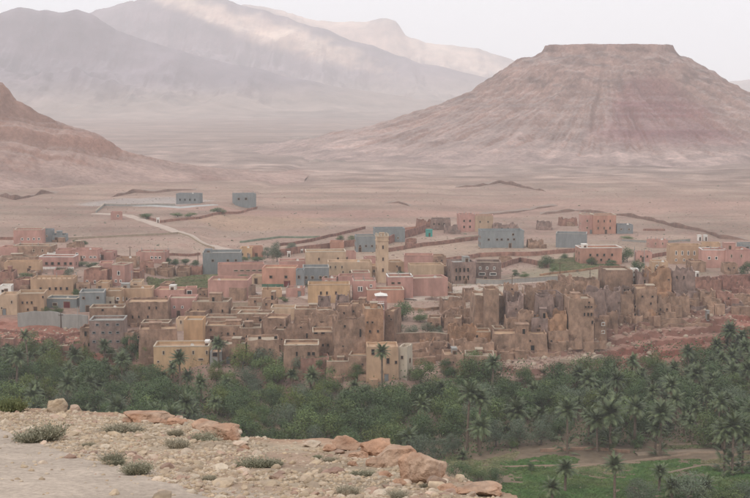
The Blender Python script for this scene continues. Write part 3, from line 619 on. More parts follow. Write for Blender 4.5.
h(476, 501, 263, 282, 'mauve', -2, 10, [(274, [482, 493], 8, 2.4), (268, [480, 487, 494], 2, 2.4)], 'mauve-grey building with long dark balconies joined to the arcaded one', cap='mauve')
# --- far row on the plain
h(417, 432, 220, 230, 'redbrown', 4, 8, [], 'unfinished red-brown building without roof on the plain left of the two-tone pink block', kind='ruin')
h(430, 451, 219, 230, 'mauve', -3, 8, [(224, [434, 439, 444], 1.6, 2.4)], 'unfinished mauve-brown building with columns on the plain left of the two-tone pink block', kind='old')
h(460, 475, 215, 232, 'rose', 8, 9, [(221, [464, 470], 1.8, 2.2), (227, [464, 470], 1.8, 2.2)], 'darker left half of the tall two-tone pink block on the plain', cap='rose')
h(475, 493, 216, 232, 'sand', -3, 9, [(222, [480, 488], 1.6, 2)], 'paler right half of the tall two-tone pink block on the plain', cap='pink')
h(481, 524, 231, 248, 'blue', 4, 10, [(239.5, [488.5, 497, 501.5, 508, 514], 2.4, 2.6), (234.5, [513], 2.2, 2)], 'large blue-grey concrete building with square window holes and a skip before it', cap='grey', side=2)
h(493, 519, 224, 234, 'mauve', 2, 7, [(229, [502, 508], 2.6, 3)], 'brown unfinished top storey rising behind the large blue-grey building', kind='ruin')
h(556, 586, 234, 248, 'grey', -10, 10, [], 'dark green-grey windowless shed with a pale roof edge', cap='palegrey', name='shed', cat='shed')
h(582, 594, 215, 234, 'pink', 3, 9, [(221, [587], 1.6, 2.4), (228, [587], 1.6, 2.4)], 'narrow left bay of the tall pink block at the back right of the village', cap='cream')
h(593, 616, 215, 234, 'salmon', 3, 10, [(221, [598, 604, 610], 1.7, 2.4), (228, [598, 604, 610], 1.7, 2.4)], 'broad main part of the tall pink block at the back right of the village', cap='cream')
h(617, 633, 225, 234, 'grey', 2, 8, [(229.5, [621, 629], 2, 2)], 'low grey annex standing at the right side of the tall pink block')
h(580, 622, 248, 265, 'salmon', 5, 10, [(255, [590, 597, 604, 612], 2, 2.4), (260, [601, 609], 1.8, 2.4)], 'salmon-pink house with white roof edges and trees at its base', cap='white', hut=(587, 5, 3, 'white'), side=2)
h(670, 702, 246, 264, 'tan', -2, 9, [(253, [676, 682, 688, 694], 1.6, 5), (260, [676, 684, 692], 1.6, 2.4)], 'faded tan building with tall narrow windows left of the pink and white house', cap='tan')
h(702, 726, 250, 268, 'pink', -3, 9, [(258, [709, 716], 3, 3)], 'pink house edged with white lines and a white corner pillar', cap='white', ws='frame')
h(725, 750, 250, 268, 'rose', 3, 11, [(256, [731, 741], 1.6, 3)], 'rose-pink building at the right edge beside the white-edged pink house', cap='rose', hut=(733, 11, 6, 'pink'))
h(742, 756, 244, 254, 'blue', 3, 8, [(248, [747], 3, 3)], 'blue-grey block behind the rose-pink building at the right edge')
h(631, 638, 269, 285, 'white', 0, 4, [(272, [634.5], 5, 1.6), (277, [634.5], 5, 2), (282, [634.5], 5, 1.4)], 'narrow white block with dark window bands wedged among the brown kasbah towers', name='tower_house', y=466)
# --- old kasbah quarter, centre right and right
h(441, 466, 300, 314, 'brown', 3, 8, [], 'plain brown house at the left end of the kasbah quarter beside pale terraces', kind='ruin')
h(474, 506, 296, 328, 'clay', 3, 12, [(307.5, [485, 491, 498], 1.8, 3)], 'massive square kasbah block with three small windows in a row near its top', kind='old', side=1)
h(485, 499, 289, 300, 'clay', 3, 7, [], 'small square turret on top level behind the massive kasbah block', kind='old', y=424)
h(507, 524, 294, 322, 'mauve', 5, 9, [(309, [516], 1.8, 2.4), (320, [508], 2, 4)], 'mauve-brown kasbah wall right of the massive block with three windows', kind='ruin')
h(522, 538, 289, 314, 'clay', -5, 9, [(309, [527], 2, 2)], 'tall clay kasbah tower with stepped worn top', kind='ruin')
h(537, 564, 295, 322, 'mauve', 4, 11, [], 'wide lilac-brown kasbah wall without windows', kind='ruin', cap='mauve')
h(548, 576, 283, 300, 'clay', 3, 8, [], 'crumbling clay ruin behind the wide lilac-brown wall', kind='ruin', y=444)
h(545, 567, 313, 338, 'orange', -4, 8, [], 'orange eroded ruin with a hollow curved right side', kind='ruin')
h(450, 478, 327, 346, 'orange', 3, 9, [], 'orange-tan roofless house below the massive kasbah block', kind='ruin')
h(476, 491, 332, 345, 'orange', 0, 7, [(336.5, [477], 2, 2.4)], 'small orange-brown house with a pale roof edge right of the orange-tan roofless one', kind='old', cap='straw')
h(494, 505, 329, 341, 'brown', 4, 6, [(334, [500], 4, 6)], 'tiny brown hut with a big dark doorway below the massive kasbah block', kind='old', cap='straw')
h(452, 495, 342, 358, 'clay', 2, 7, [], 'low clay terrace wall house above the two cube houses at the trees', kind='ruin')
h(444, 464, 355, 378, 'clay', 3, 9, [(363, [449.5, 453], 1.5, 2.4)], 'left cube house of clay with two tiny windows just above the trees', kind='old', hut=(456, 5, 4, 'palegrey'))
h(464, 495, 356, 378, 'clay', -3, 9, [(361, [483], 2.2, 1.6), (368, [475], 1.6, 2.4)], 'right cube house of clay with a split roof line just above the trees', kind='old', cap='straw')
h(492, 548, 334, 355, 'clay', -2, 9, [(348, [532.5], 3.6, 5.4), (341, [530, 551], 1.4, 2)], 'long pale eroded earth wall building with one square black doorway', kind='old')
h(548, 569, 330, 348, 'clay', 4, 8, [], 'pale broken earth house at the right end of the long eroded building', kind='ruin')
h(568, 594, 300, 350, 'clay', 3, 10, [(304, [588.5], 2, 2), (308.5, [585, 588, 591], 2, 1.8), (316, [584, 587.7, 591], 2, 4), (324, [592], 1.6, 4)], 'tall clay kasbah with a group of black windows under its broken top', kind='old', side=1)
h(583, 606, 291, 322, 'mauve', -6, 10, [], 'lilac-grey leaning kasbah ruin behind the tall kasbah with black windows', kind='ruin')
h(594, 607, 321, 341, 'clay', 2, 7, [(324, [603], 3, 4), (332, [603], 2.6, 4)], 'broken two storey shell with two pale framed openings on the cliff edge', kind='ruin', ws='frame')
h(604, 633, 270, 300, 'brown', 3, 12, [], 'high solid brown kasbah block without windows at the top of the old quarter', kind='old', y=462)
h(620, 636, 287, 298, 'mauve', 2, 6, [(290, [624, 628, 632], 1.4, 3)], 'toothed ruin with small openings on the roofs before the high brown block', kind='ruin', y=448)
h(604, 620, 290, 320, 'mauve', -8, 9, [(308, [619], 3, 12)], 'mauve ruin with a tall dark vertical gap at its right side', kind='ruin')
h(619, 634, 295, 321, 'clay', 3, 9, [(309, [626, 635], 1.6, 3), (317, [635], 1.6, 3)], 'clay kasbah house left half with a dark vertical crack on its right', kind='ruin')
h(635, 657, 289, 321, 'clay', -2, 10, [(304, [650.5], 1.6, 3), (314, [656], 2, 3), (297, [642, 652], 1.4, 2)], 'clay kasbah house with pale top right of the dark vertical crack', kind='old', side=1)
h(638, 650, 270, 294, 'mauve', 4, 8, [(283, [644], 2, 8)], 'purple-brown slim kasbah tower beside the narrow white block', kind='ruin', y=460)
h(649, 671, 268, 296, 'orange', 3, 10, [(284, [668], 2, 14)], 'orange-brown kasbah tower with a dark crack on its right', kind='ruin', y=458)
h(671, 695, 269, 292, 'mauve', 2, 9, [(278, [676, 683], 1.6, 6)], 'row of broken mauve pillars and walls right of the orange-brown tower', kind='ruin', y=462)
h(657, 690, 296, 312, 'clay', 2, 8, [], 'low worn clay house on the hilltop right of the pale topped kasbah', kind='ruin')
h(684, 702, 290, 303, 'mauve', 3, 7, [(298, [690], 3, 4)], 'low mauve ruin with a dark hollow on the hilltop', kind='ruin', y=462)
h(695, 722, 279, 294, 'redbrown', 3, 8, [], 'red-brown earth building at the left end of the long red wall on the right', kind='ruin')
h(722, 756, 277, 292, 'red', -2, 8, [(284, [737, 741], 1.6, 5)], 'long red-brown earth building at the right edge above the cliff', kind='ruin')
# --- small infill remains of the old quarter
INF = [(427, 441, 318, 330, 'clay', 'old', 'little clay house behind the right end of the walled olive garden'), (441, 455, 314, 327, 'brown', 'ruin', 'broken brown walls left of the orange-tan roofless house'), (460, 476, 309, 324, 'clay', 'ruin', 'crumbling clay walls touching the left side of the massive kasbah block'),
 (505, 520, 318, 333, 'clay', 'ruin', 'low clay ruin at the lower right corner of the massive kasbah block'), (518, 534, 312, 332, 'clay', 'ruin', 'jagged clay ruin below the tall stepped kasbah tower'), (531, 548, 318, 336, 'mauve', 'old', 'lilac-brown cube house below the wide lilac-brown wall'), (566, 576, 292, 312, 'clay', 'ruin', 'slim clay tower behind the tall kasbah with black windows'),
 (590, 606, 300, 326, 'clay', 'ruin', 'worn clay wall between the leaning ruin and the broken two storey shell'), (606, 618, 312, 330, 'brown', 'ruin', 'brown stump of wall at the cliff top below the dark vertical gap'), (560, 572, 276, 292, 'brown', 'ruin', 'brown ruin end behind the crumbling clay ruin'), (574, 600, 280, 296, 'clay', 'ruin', 'pale clay ruins at the back of the old quarter left of the high brown block'),
 (655, 672, 303, 318, 'clay', 'ruin', 'low clay remains between the pale topped kasbah and the hilltop house'), (672, 688, 305, 316, 'mauve', 'ruin', 'low mauve remains on the hilltop before the worn clay house'), (700, 716, 292, 304, 'clay', 'ruin', 'low clay remains below the left end of the long red wall'), (716, 734, 294, 305, 'redbrown', 'ruin', 'red-brown remains on the right above the tall palms'), (734, 752, 296, 306, 'clay', 'ruin', 'clay remains at the right edge below the red-brown building'),
 (262, 276, 300, 310, 'clay', 'old', 'small clay house by the pale low wall behind the terraced houses'), (296, 310, 322, 338, 'clay', 'old', 'narrow clay house behind the tall house with paired windows, left'), (272, 286, 330, 352, 'brown', 'old', 'dark brown house squeezed right behind the square kasbah house'), (246, 262, 322, 332, 'brown', 'old', 'small brown stepped house in the middle of the old quarter'), (184, 206, 312, 324, 'brown', 'old', 'brown house behind the ochre tower'),
 (128, 142, 340, 356, 'redbrown', 'old', 'reddish house between the four storey block and the dark brown earth house'), (40, 60, 338, 346, 'red', 'ruin', 'broken red earth walls in the middle of the red bank'), (14, 34, 342, 352, 'red', 'ruin', 'broken red earth walls low on the red bank, left'), (410, 430, 352, 364, 'clay', 'ruin', 'half fallen clay house below the eroded terrace wall'), (428, 446, 346, 360, 'brown', 'ruin', 'half fallen brown house left of the two clay cube houses'),
 (496, 520, 348, 358, 'clay', 'ruin', 'low broken walls in front of the long pale eroded building'), (444, 462, 318, 330, 'clay', 'old', 'small clay house above the orange-tan roofless house'), (336, 352, 306, 322, 'brown', 'old', 'brown house behind the right small ruined turret'), (348, 366, 304, 320, 'clay', 'old', 'clay house with worn top left of the orange-brown tower'), (316, 334, 310, 330, 'clay', 'old', 'clay house below the left small ruined turret')]
INF += [(0, 18, 247, 256, 'pink', 'modern', 'pink house at the left edge, left of the low brown building with flat roof'), (66, 80, 244, 251, 'clay', 'old', 'small clay house behind the long pink house, right of the unfinished block'), (100, 112, 252, 260, 'rose', 'modern', 'small rose house at the right end of the long pink house'), (116, 136, 258, 268, 'clay', 'modern', 'clay coloured house left of the pink house by the green hedge'),
 (0, 12, 262, 271, 'clay', 'old', 'small clay house at the left edge behind the red-brown plain one'), (27, 36, 272, 280, 'clay', 'old', 'small clay house behind the toothed six-windowed building, left'), (54, 66, 270, 279, 'rose', 'modern', 'rose house directly behind the toothed six-windowed building'), (76, 90, 284, 294, 'clay', 'old', 'clay house behind the pale blue-grey house'), (96, 108, 283, 292, 'tan', 'modern', 'tan house under the red-brown house with pale doorways'),
 (126, 140, 272, 282, 'redbrown', 'old', 'red-brown house right of the pink tower house'), (140, 154, 262, 273, 'redbrown', 'old', 'low red-brown house before the pink house by the green hedge'), (156, 172, 268, 276, 'clay', 'old', 'clay house standing behind the green field, left'), (176, 190, 268, 276, 'brown', 'old', 'brown house standing behind the green field, middle'), (190, 202, 266, 275, 'redbrown', 'ruin', 'red-brown broken house left of the big blue-grey building'),
 (130, 142, 282, 290, 'sand', 'modern', 'sandy house above the house with two tall slit windows'), (160, 170, 284, 291, 'clay', 'modern', 'small clay house in front of the green field'), (197, 208, 290, 300, 'clay', 'old', 'clay house left of the large plain pinkish building'), (250, 262, 276, 284, 'sand', 'modern', 'small sandy house at the foot of the salmon house'), (262, 282, 290, 298, 'tan', 'modern', 'tan low house on the lane below the salmon house'), (286, 304, 288, 297, 'pink', 'modern', 'pink house below the narrow grey block'),
 (248, 262, 298, 306, 'clay', 'old', 'clay house right of the large plain pinkish building'), (330, 344, 242, 250, 'salmon', 'modern', 'salmon house before the upper thin red field wall'), (344, 356, 252, 262, 'pink', 'modern', 'pink house in front of the tall deep red field wall'), (322, 336, 278, 286, 'pink', 'modern', 'pink house behind the pale yellow plastered one'), (338, 352, 276, 285, 'rose', 'modern', 'rose house behind the right end of the pale yellow plastered one'), (366, 378, 258, 268, 'rose', 'modern', 'rose house just behind the foot of the minaret'),
 (390, 404, 262, 272, 'tan', 'modern', 'tan house immediately right of the minaret shaft'), (412, 430, 274, 282, 'rose', 'modern', 'rose house before the sand coloured plain building'), (432, 446, 256, 266, 'clay', 'modern', 'clay house right of the pink house with white corner edges'), (440, 452, 284, 292, 'clay', 'old', 'clay house on the pale lane right of the long pink blank-walled building'), (405, 416, 240, 247, 'redbrown', 'old', 'small red-brown house below the broad red wall'), (444, 458, 226, 234, 'mauve', 'ruin', 'low mauve ruin just left of the two-tone pink block'),
 (528, 544, 240, 248, 'clay', 'ruin', 'low clay ruin between blue-grey building and dark green-grey shed'), (500, 512, 258, 264, 'clay', 'modern', 'small clay hut behind the mauve-grey building with balconies'), (636, 652, 252, 262, 'pink', 'modern', 'small pink house behind the slim pale mast'), (652, 668, 262, 272, 'tan', 'modern', 'small tan house left of the faded tan building'), (690, 706, 262, 272, 'clay', 'modern', 'clay house in front of the faded tan building'), (724, 738, 264, 274, 'clay', 'old', 'clay house below the rose-pink building at the right'),
 (702, 720, 243, 251, 'tan', 'modern', 'tan house behind the pink house edged with white'), (650, 668, 240, 248, 'pink', 'modern', 'pink house behind the faded tan building, left'), (560, 578, 218, 226, 'redbrown', 'ruin', 'red-brown ruin left of the tall pink block'), (536, 552, 222, 230, 'mauve', 'ruin', 'mauve ruin on the plain between blue-grey and pink blocks'),
 (676, 692, 293, 303, 'mauve', 'ruin', 'mauve ruin below the broken pillars'), (704, 722, 302, 311, 'clay', 'ruin', 'clay ruin on the cliff edge right of the hilltop houses'), (724, 744, 304, 312, 'mauve', 'ruin', 'mauve ruin at the cliff edge near the right border'), (744, 760, 288, 300, 'redbrown', 'ruin', 'red-brown ruin cut by the right edge'), (506, 518, 284, 296, 'clay', 'ruin', 'clay ruin behind the mauve-brown kasbah wall'), (540, 552, 286, 298, 'brown', 'ruin', 'brown ruin behind the tall stepped kasbah tower'), (464, 476, 290, 302, 'brown', 'ruin', 'brown ruin behind the left side of the massive kasbah block')]
ri = random.Random(99)
for x0, x1, yt, yb, c_, k_, lab in INF:
    wn = [(yt + (yb - yt) * .45, [x0 + (x1 - x0) * q for q in ([.3, .7] if ri.random() < .6 else [.5])], 1.6, 2.4)] if k_ == 'old' or ri.random() < .4 else []
    h(x0, x1, yt, yb, c_, ri.uniform(-9, 9), ri.uniform(6, 9), wn, lab, kind=k_)
def boxme(x0, x1, y0, y1, z0, z1, c, nm):
    m = MB(); m.box(x0, x1, y0, y1, z0, z1); return m.me(nm, pm(c))
for a, k in HS: house(*a, **k)

# minaret
def minaret():
    X, Y, Z = hit(382, 283); s = 1400. / (Y * CT + (CAMZ - Z) * ST); H = (283 - 237) / s; w2 = 5.6 / s
    t = thing('minaret', 'tall square sand coloured minaret with a stepped turret top', 'minaret', (X, Y + w2, Z), R(10))
    m = MB(); m.box(-w2, w2, -w2, w2, -1.5, H); m.box(-w2 - .25, w2 + .25, -w2 - .25, w2 + .25, H - 1.6, H - 1.3); m.box(-w2 - .2, w2 + .2, -w2 - .2, w2 + .2, H, H + .3)
    link('shaft', m.me('shaft', pm('sand')), t)
    m = MB(); m.box(-.3, .3, -.3, .3, 0, .75); m.box(-.16, .16, -.16, .16, .75, 1.1); mm = m.me('merlon', pm('cream'))
    for i in range(4):
        for sx, sy in ((-1 + i * .667, -1), (-1 + i * .667, 1), (-1, -1 + i * .667), (1, -1 + i * .667)):
            if (sx in (-1, 1)) and abs(sy) not in (1,) or abs(sy) == 1: link('merlon', mm, t, (sx * (w2 - .15), sy * (w2 - .15), H + .3))
    m = MB(); q = w2 * .4; m.box(-q, q, -q, q, H + .3, H + 1.5); m.box(-q - .1, q + .1, -q - .1, q + .1, H + 1.5, H + 1.62)
    link('lantern', m.me('lantern', pm('sand')), t)
    for z in (H * .28, H * .52, H * .78): link('window', window_mesh(.5, 1.3, 'plain'), t, (0, -w2, z)); link('window', window_mesh(.5, 1.3, 'plain'), t, (-w2, 0, z), -math.pi / 2)
minaret()
# rose kiosk tower with a white pyramid roof
def kiosk():
    X, Y, Z = hit(380, 320); s = 1400. / (Y * CT + (CAMZ - Z) * ST); H = (320 - 297) / s
    t = thing('tower_house', 'small rose tower with a white pyramid roof and a railed balcony by the green tree', 'tower', (X, Y, Z), R(3))
    W = 14 / s; m = MB(); m.box(-W / 2, W / 2, 0, 6, -1.5, H - 1.5); link('wall', m.me('wall', pm('rose')), t)
    m = MB(); m.box(-W / 2 - .6, W / 2 - 1, -1.2, 0, H - 2.2, H - 2.0); m.box(-W / 2 - .6, W / 2 - 1, -1.2, -1.1, H - 1.3, H - 1.2)
    for i in range(7): x = -W / 2 - .55 + i * (W - .6) / 6.2; m.box(x, x + .08, -1.2, -1.12, H - 2.0, H - 1.3)
    link('balcony', m.me('balcony', pm('white')), t)
    m = MB(); m.box(-W / 4, W / 4 + 1.2, 1, 5, H - 1.5, H + .3); link('roof_room', m.me('roof_room', pm('rose')), t)
    m = MB(); q = W / 2 + .3; m.add([(-q + 1, .2, H + .3), (q, .2, H + .3), (q, 5.8, H + .3), (-q + 1, 5.8, H + .3), (.3, 3, H + 1.1)], [(0, 3, 2, 1), (0, 1, 4), (1, 2, 4), (2, 3, 4), (3, 0, 4)])
    m.tube([(.3, 3, H + 1.0), (.3, 3, H + 1.6)], [.08, .03], 5); link('roof', m.me('roof', pm('white')), t)
    link('window', window_mesh(1.5, 1.3, 'frame'), t, (.4, 0, H - 3.4))
kiosk()

# ------------------------------------------------------------------ walls on the ground, as things
def wall_line(pts, hpx, col, label, name='compound_wall', cat='wall', th=.5, cap=None, n=None, rough=.12):
    P = [hit(*p) for p in pts]; s = 1400. / P[0][1]; H = hpx / s
    x0, y0, z0 = P[0]; t = thing(name, label, cat, (x0, y0, z0))
    path = []
    for a, b_ in zip(P[:-1], P[1:]):
        L = math.hypot(b_[0] - a[0], b_[1] - a[1]); k = max(2, int(L / 2.5))
        for i in range(k): q = i / k; path.append((a[0] + (b_[0] - a[0]) * q, a[1] + (b_[1] - a[1]) * q))
    path.append(P[-1][:2]); v = []; f = []; cv = []
    for i, (x, y) in enumerate(path):
        a = path[max(0, i - 1)]; b_ = path[min(len(path) - 1, i + 1)]; d = Vector((b_[0] - a[0], b_[1] - a[1])).normalized(); nx, ny = -d.y * th / 2, d.x * th / 2
        g = float(ground(x, y)); top = g + H * (1 + rough * mnoise.noise(Vector((x * .3, y * .3, 2))))
        for sx in (-1, 1): v += [(x + nx * sx - x0, y + ny * sx - y0, g - 1.2 - z0), (x + nx * sx - x0, y + ny * sx - y0, top - z0)]
        for sx in (-1, 1): cv += [(x + nx * 1.25 * sx - x0, y + ny * 1.25 * sx - y0, top - z0 + .01), (x + nx * 1.25 * sx - x0, y + ny * 1.25 * sx - y0, top - z0 + .2)]
    nn = len(path)
    for i in range(nn - 1):
        a = i * 4; c = a + 4
        f += [(a, c, c + 1, a + 1), (a + 3, c + 3, c + 2, a + 2), (a + 1, c + 1, c + 3, a + 3)]
    ff = f + [(0, 1, 3, 2), (nn * 4 - 4, nn * 4 - 2, nn * 4 - 1, nn * 4 - 3)]
    link('wall', mesh('wall', v, ff, pm(col)), t)
    if cap: link('coping', mesh('coping', cv, f + [(0, 1, 3, 2), (nn * 4 - 4, nn * 4 - 2, nn * 4 - 1, nn * 4 - 3)], pm(cap)), t)
    return t
WL = [([(18, 327), (50, 325), (88, 330)], 14, 'palegrey', 'long grey cement retaining wall at the top of the red bank, below the shrub garden'),
      ([(140, 216), (158, 222)], 2, 'redbrown', 'short red wall left of the white gate post on the plain'),
      ([(160, 223), (200, 219), (232, 214), (257, 209)], 2.6, 'redbrown', 'long red wall leading to the lone blue-grey building on the plain'),
      ([(96, 213), (104, 206), (175, 206)], 2, 'palegrey', 'pale wall enclosing the school yard on the plain'),
      ([(0, 240), (14, 240)], 3, 'redbrown', 'red wall at the left edge beside the pink house with toothed parapet'),
      ([(58, 240), (120, 237), (178, 234), (214, 249)], 1.6, 'straw', 'low pale field wall below the dirt road on the plain'),
      ([(98, 251), (135, 262), (200, 255)], 2.5, 'redbrown', 'red-brown garden wall behind the green hedge on the left'),
      ([(240, 243), (280, 238), (320, 238)], 2, 'olive', 'grey-green field wall behind the bare grey tree'),
      ([(272, 258), (300, 253), (340, 248), (356, 246)], 7, 'redbrown', 'tall deep red field wall left of the blue-grey block'),
      ([(280, 246), (310, 242), (365, 229)], 3, 'red', 'upper thin red field wall on the plain left of the minaret'),
      ([(386, 245), (400, 240), (426, 232)], 8, 'red', 'broad red wall right behind the minaret top'),
      ([(398, 232), (424, 229)], 3, 'salmon', 'short bright red wall beside the turquoise kiosk'),
      ([(388, 252), (420, 247), (480, 240)], 4, 'redbrown', 'long red-brown wall right of the minaret'),
      ([(430, 265), (480, 257), (530, 256), (580, 252)], 4.5, 'redbrown', 'long red wall below the large blue-grey building'),
      ([(455, 240), (480, 237)], 2, 'straw', 'pale low wall in front of the two-tone pink block'),
      ([(502, 268), (520, 262), (548, 268), (551, 262)], 5, 'redbrown', 'red stepped wall beside the round dark tree'),
      ([(640, 260), (670, 255)], 4, 'red', 'red wall left of the faded tan building'),
      ([(540, 276), (575, 272), (608, 268)], 2, 'orange', 'orange-brown low wall in front of the green plot'),
      ([(622, 241), (660, 243), (690, 241)], 2, 'palegrey', 'pale grey wall behind the faded tan building'),
      ([(643, 231), (665, 231)], 2, 'redbrown', 'short red wall out on the plain right of the tall pink block'),
      ([(390, 343), (425, 341), (448, 344)], 9, 'brown', 'high brown garden wall with pale coping below the olive trees'),
      ([(395, 309), (425, 311), (445, 309)], 3, 'clay', 'low clay wall behind the olive garden'),
      ([(476, 284), (500, 285), (560, 281)], 5, 'palegrey', 'long pale grey wall below the joined mauve-grey building'),
      ([(700, 283), (720, 279), (750, 277)], 3, 'red', 'red wall above the broken terraces on the right'),
      ([(404, 362), (440, 360)], 4, 'clay', 'low clay wall right of the cream wing by the lone palm'),
      ([(408, 352), (445, 348)], 8, 'clay', 'eroded clay terrace wall below the high brown garden wall'),
      ([(205, 308), (235, 306), (268, 306)], 3, 'straw', 'pale low wall behind the terraced earth houses'),
      ([(0, 332), (20, 334), (50, 338), (80, 335)], 3, 'red', 'ragged red earth wall running along the red bank'),
      ([(540, 452), (590, 450), (630, 453)], 6 * .5, 'clay', 'low mud wall along the front edge of the grove by the fields')]
for pts, hp, col, lab in WL: wall_line(pts, hp, col, lab, rough=.03 if 'grey' in lab else .12, cap='straw' if 'coping' in lab or 'pale' in lab else None)

# loose terraces: low irregular retaining lines in the old quarter
rt = random.Random(5)
TL = [(495, 322, 540), (505, 328, 560), (600, 322, 700), (640, 327, 712), (555, 345, 610), (700, 300, 748), (690, 310, 740), (700, 293, 750), (505, 356, 560), (560, 362, 612), (425, 301, 470), (430, 296, 520), (560, 282, 604)]
for i, (xa, yy, xb) in enumerate(TL):
    n_ = 5; pts = [(xa + (xb - xa) * k / n_, yy + rt.uniform(-1.5, 1.5)) for k in range(n_ + 1)]
    ends = ['below the massive kasbah block', 'beside the orange hollow ruin', 'under the clay houses at the cliff top', 'halfway down the red cliff top', 'at the foot of the broken shell',
            'near the right edge under the red wall', 'above the tall palms at the right edge', 'directly under the long red-brown building', 'in the rocks right of the cube houses', 'low on the rocks above the trees',
            'beside the pale terraces, lower line', 'beside the pale terraces, upper line', 'between the wide lilac wall and the high brown block'][i]
    wall_line(pts, 2.4, rt.choice(['clay', 'straw', 'mauve', 'clay']), 'crumbling dry stone terrace wall ' + ends, name='terrace_wall', rough=.6, th=.9)

# loose wall stumps all through the ruins, row by row
rw = random.Random(31)
for rname, ya, yb_, xa, xb, n_ in (('back', 286, 292, 505, 748, 11), ('upper', 300, 306, 470, 745, 13), ('middle', 314, 320, 440, 690, 13), ('lower', 326, 334, 430, 640, 11), ('front', 344, 352, 412, 600, 10)):
    for i in range(n_):
        px = xa + (xb - xa) * (i + rw.uniform(.2, .8)) / n_; X, Y, Z = hit(px, rw.uniform(ya, yb_)); t = thing('broken_wall', '%s broken earth wall stump from the left in the %s row of the ruins' % (ORDS[i], rname), 'ruin', (X, Y, Z), rw.uniform(-.5, .5), 'broken wall stumps of the old quarter')
        for k in range(rw.randint(2, 3)):
            L = rw.uniform(2.2, 5.5); hh = rw.uniform(1.0, 4.2); sd = rw.uniform(0, 99); v = []; f = []; n2 = int(L / .45)
            for j in range(n2 + 1):
                x = L * j / n2; top = hh * (.55 + .6 * mnoise.noise(Vector((sd, round(x / 1.3) * .8, 0)))) + .25 * mnoise.noise(Vector((sd, x * 3, 4))); top = max(.3, top)
                for yy in (0, .5): 
                    o_ = .12 * mnoise.noise(Vector((x, sd, yy))); v += [(x, yy + o_ - .1, -1), (x, yy + o_ * .5, top * .5), (x, yy * .8 + .08 + o_, top)]
            for j in range(n2):
                a = j * 6; b_ = a + 6; f += [(a, b_, b_ + 1, a + 1), (a + 1, b_ + 1, b_ + 2, a + 2), (a + 2, b_ + 2, b_ + 5, a + 5), (a + 5, b_ + 5, b_ + 4, a + 4), (a + 4, b_ + 4, b_ + 3, a + 3)]
            f += [(0, 1, 2, 5, 4, 3), tuple(q + n2 * 6 for q in (3, 4, 5, 2, 1, 0))]
            link('wall', mesh('wall', v, f, pm(rw.choice(['clay', 'brown', 'mauve', 'clay', 'orange'] if px < 690 else ['redbrown', 'clay', 'mauve']))), t, (rw.uniform(-3, 1), rw.uniform(-2, 2), 0), rw.choice([0, math.pi / 2, .2, -1.3]))

# ------------------------------------------------------------------ dirt road, poles, small things
def strip(name, pts, wd, m, lift=.06, kind='structure'):
    P = [hit(*p) for p in pts]; path = []
    for a, b_ in zip(P[:-1], P[1:]):
        k = max(2, int(math.hypot(b_[0] - a[0], b_[1] - a[1]) / 3))
        path += [(a[0] + (b_[0] - a[0]) * i / k, a[1] + (b_[1] - a[1]) * i / k) for i in range(k)]
    path.append(P[-1][:2]); nx_ = 7; v = []; f = []
    for i, (x, y) in enumerate(path):
        a = path[max(0, i - 1)]; b_ = path[min(len(path) - 1, i + 1)]; d = Vector((b_[0] - a[0], b_[1] - a[1])).normalized()
        for j in range(nx_):
            q = (j / (nx_ - 1) - .5) * wd * (1 + .2 * mnoise.noise(Vector((x * .1, y * .1, j)))); xx, yy = x - d.y * q, y + d.x * q
            v.append((xx, yy, float(ground(xx, yy)) + (lift + .25 if 0 < j < nx_ - 1 else -.3)))
    for i in range(len(path) - 1):
        for j in range(nx_ - 1): a = i * nx_ + j; f.append((a, a + 1, a + nx_ + 1, a + nx_))
    o = link(name, mesh(name, v, f, m, True)); o['kind'] = kind; return o
fpath = mat('field_path_soil', (.22, .165, .118), .95, .15, .6, bump=.3)
dirtm = mat('road_dust', (.41, .32, .265), .95, .12, .3, bump=.3)
strip('dirt_road', [(95, 214), (130, 216), (160, 226), (180, 233), (205, 245), (232, 251)], 7, dirtm)
strip('dirt_road', [(120, 205), (180, 208), (215, 205)], 9, mat('pale_yard', (.36, .34, .32), .95, .12, .2))
strip('dirt_road', [(256, 294), (290, 292), (318, 300)], 7, dirtm)
strip('dirt_road', [(410, 300), (440, 291), (480, 286), (545, 281)], 7, dirtm)
strip('dirt_path', [(636, 455), (690, 452), (760, 450)], 2.6, fpath)
strip('dirt_path', [(668, 474), (700, 467), (760, 462)], 1.0, fpath)
def earth_bank(pts, h_, wd=5.0):
    P = [hit(*p) for p in pts]; path = []
    for a, b_ in zip(P[:-1], P[1:]):
        k = max(2, int(math.hypot(b_[0] - a[0], b_[1] - a[1]) / 3)); path += [(a[0] + (b_[0] - a[0]) * i / k, a[1] + (b_[1] - a[1]) * i / k) for i in range(k)]
    v = []; f = []
    for i, (x, y) in enumerate(path):
        hh = h_ * max(.12, .75 + 1.1 * mnoise.noise(Vector((x * .06, y * .06, 9)))) * min(1, i / 4, (len(path) - 1 - i) / 4); y += 7 * mnoise.noise(Vector((x * .03, 0, 4)))
        for dy, q in ((-wd * .35, -.1), (-wd * .12, .55), (0, 1), (wd * .6, .95), (wd * 4, -.05)): v.append((x, y + dy, float(ground(x, y + dy)) + hh * q - .05))
    for i in range(len(path) - 1):
        for j in range(4): a = i * 5 + j; f.append((a, a + 5, a + 6, a + 1))
    o = link('earth_bank', mesh('earth_bank', v, f, [mat('bank_soil', (.175, .105, .08), .95, .3, .3, bump=.3), mat('bank_top', (.25, .185, .15), .95, .25, .3, bump=.3)], True, [0, 0, 1, 1] * (len(path) - 1))); o['kind'] = 'structure'
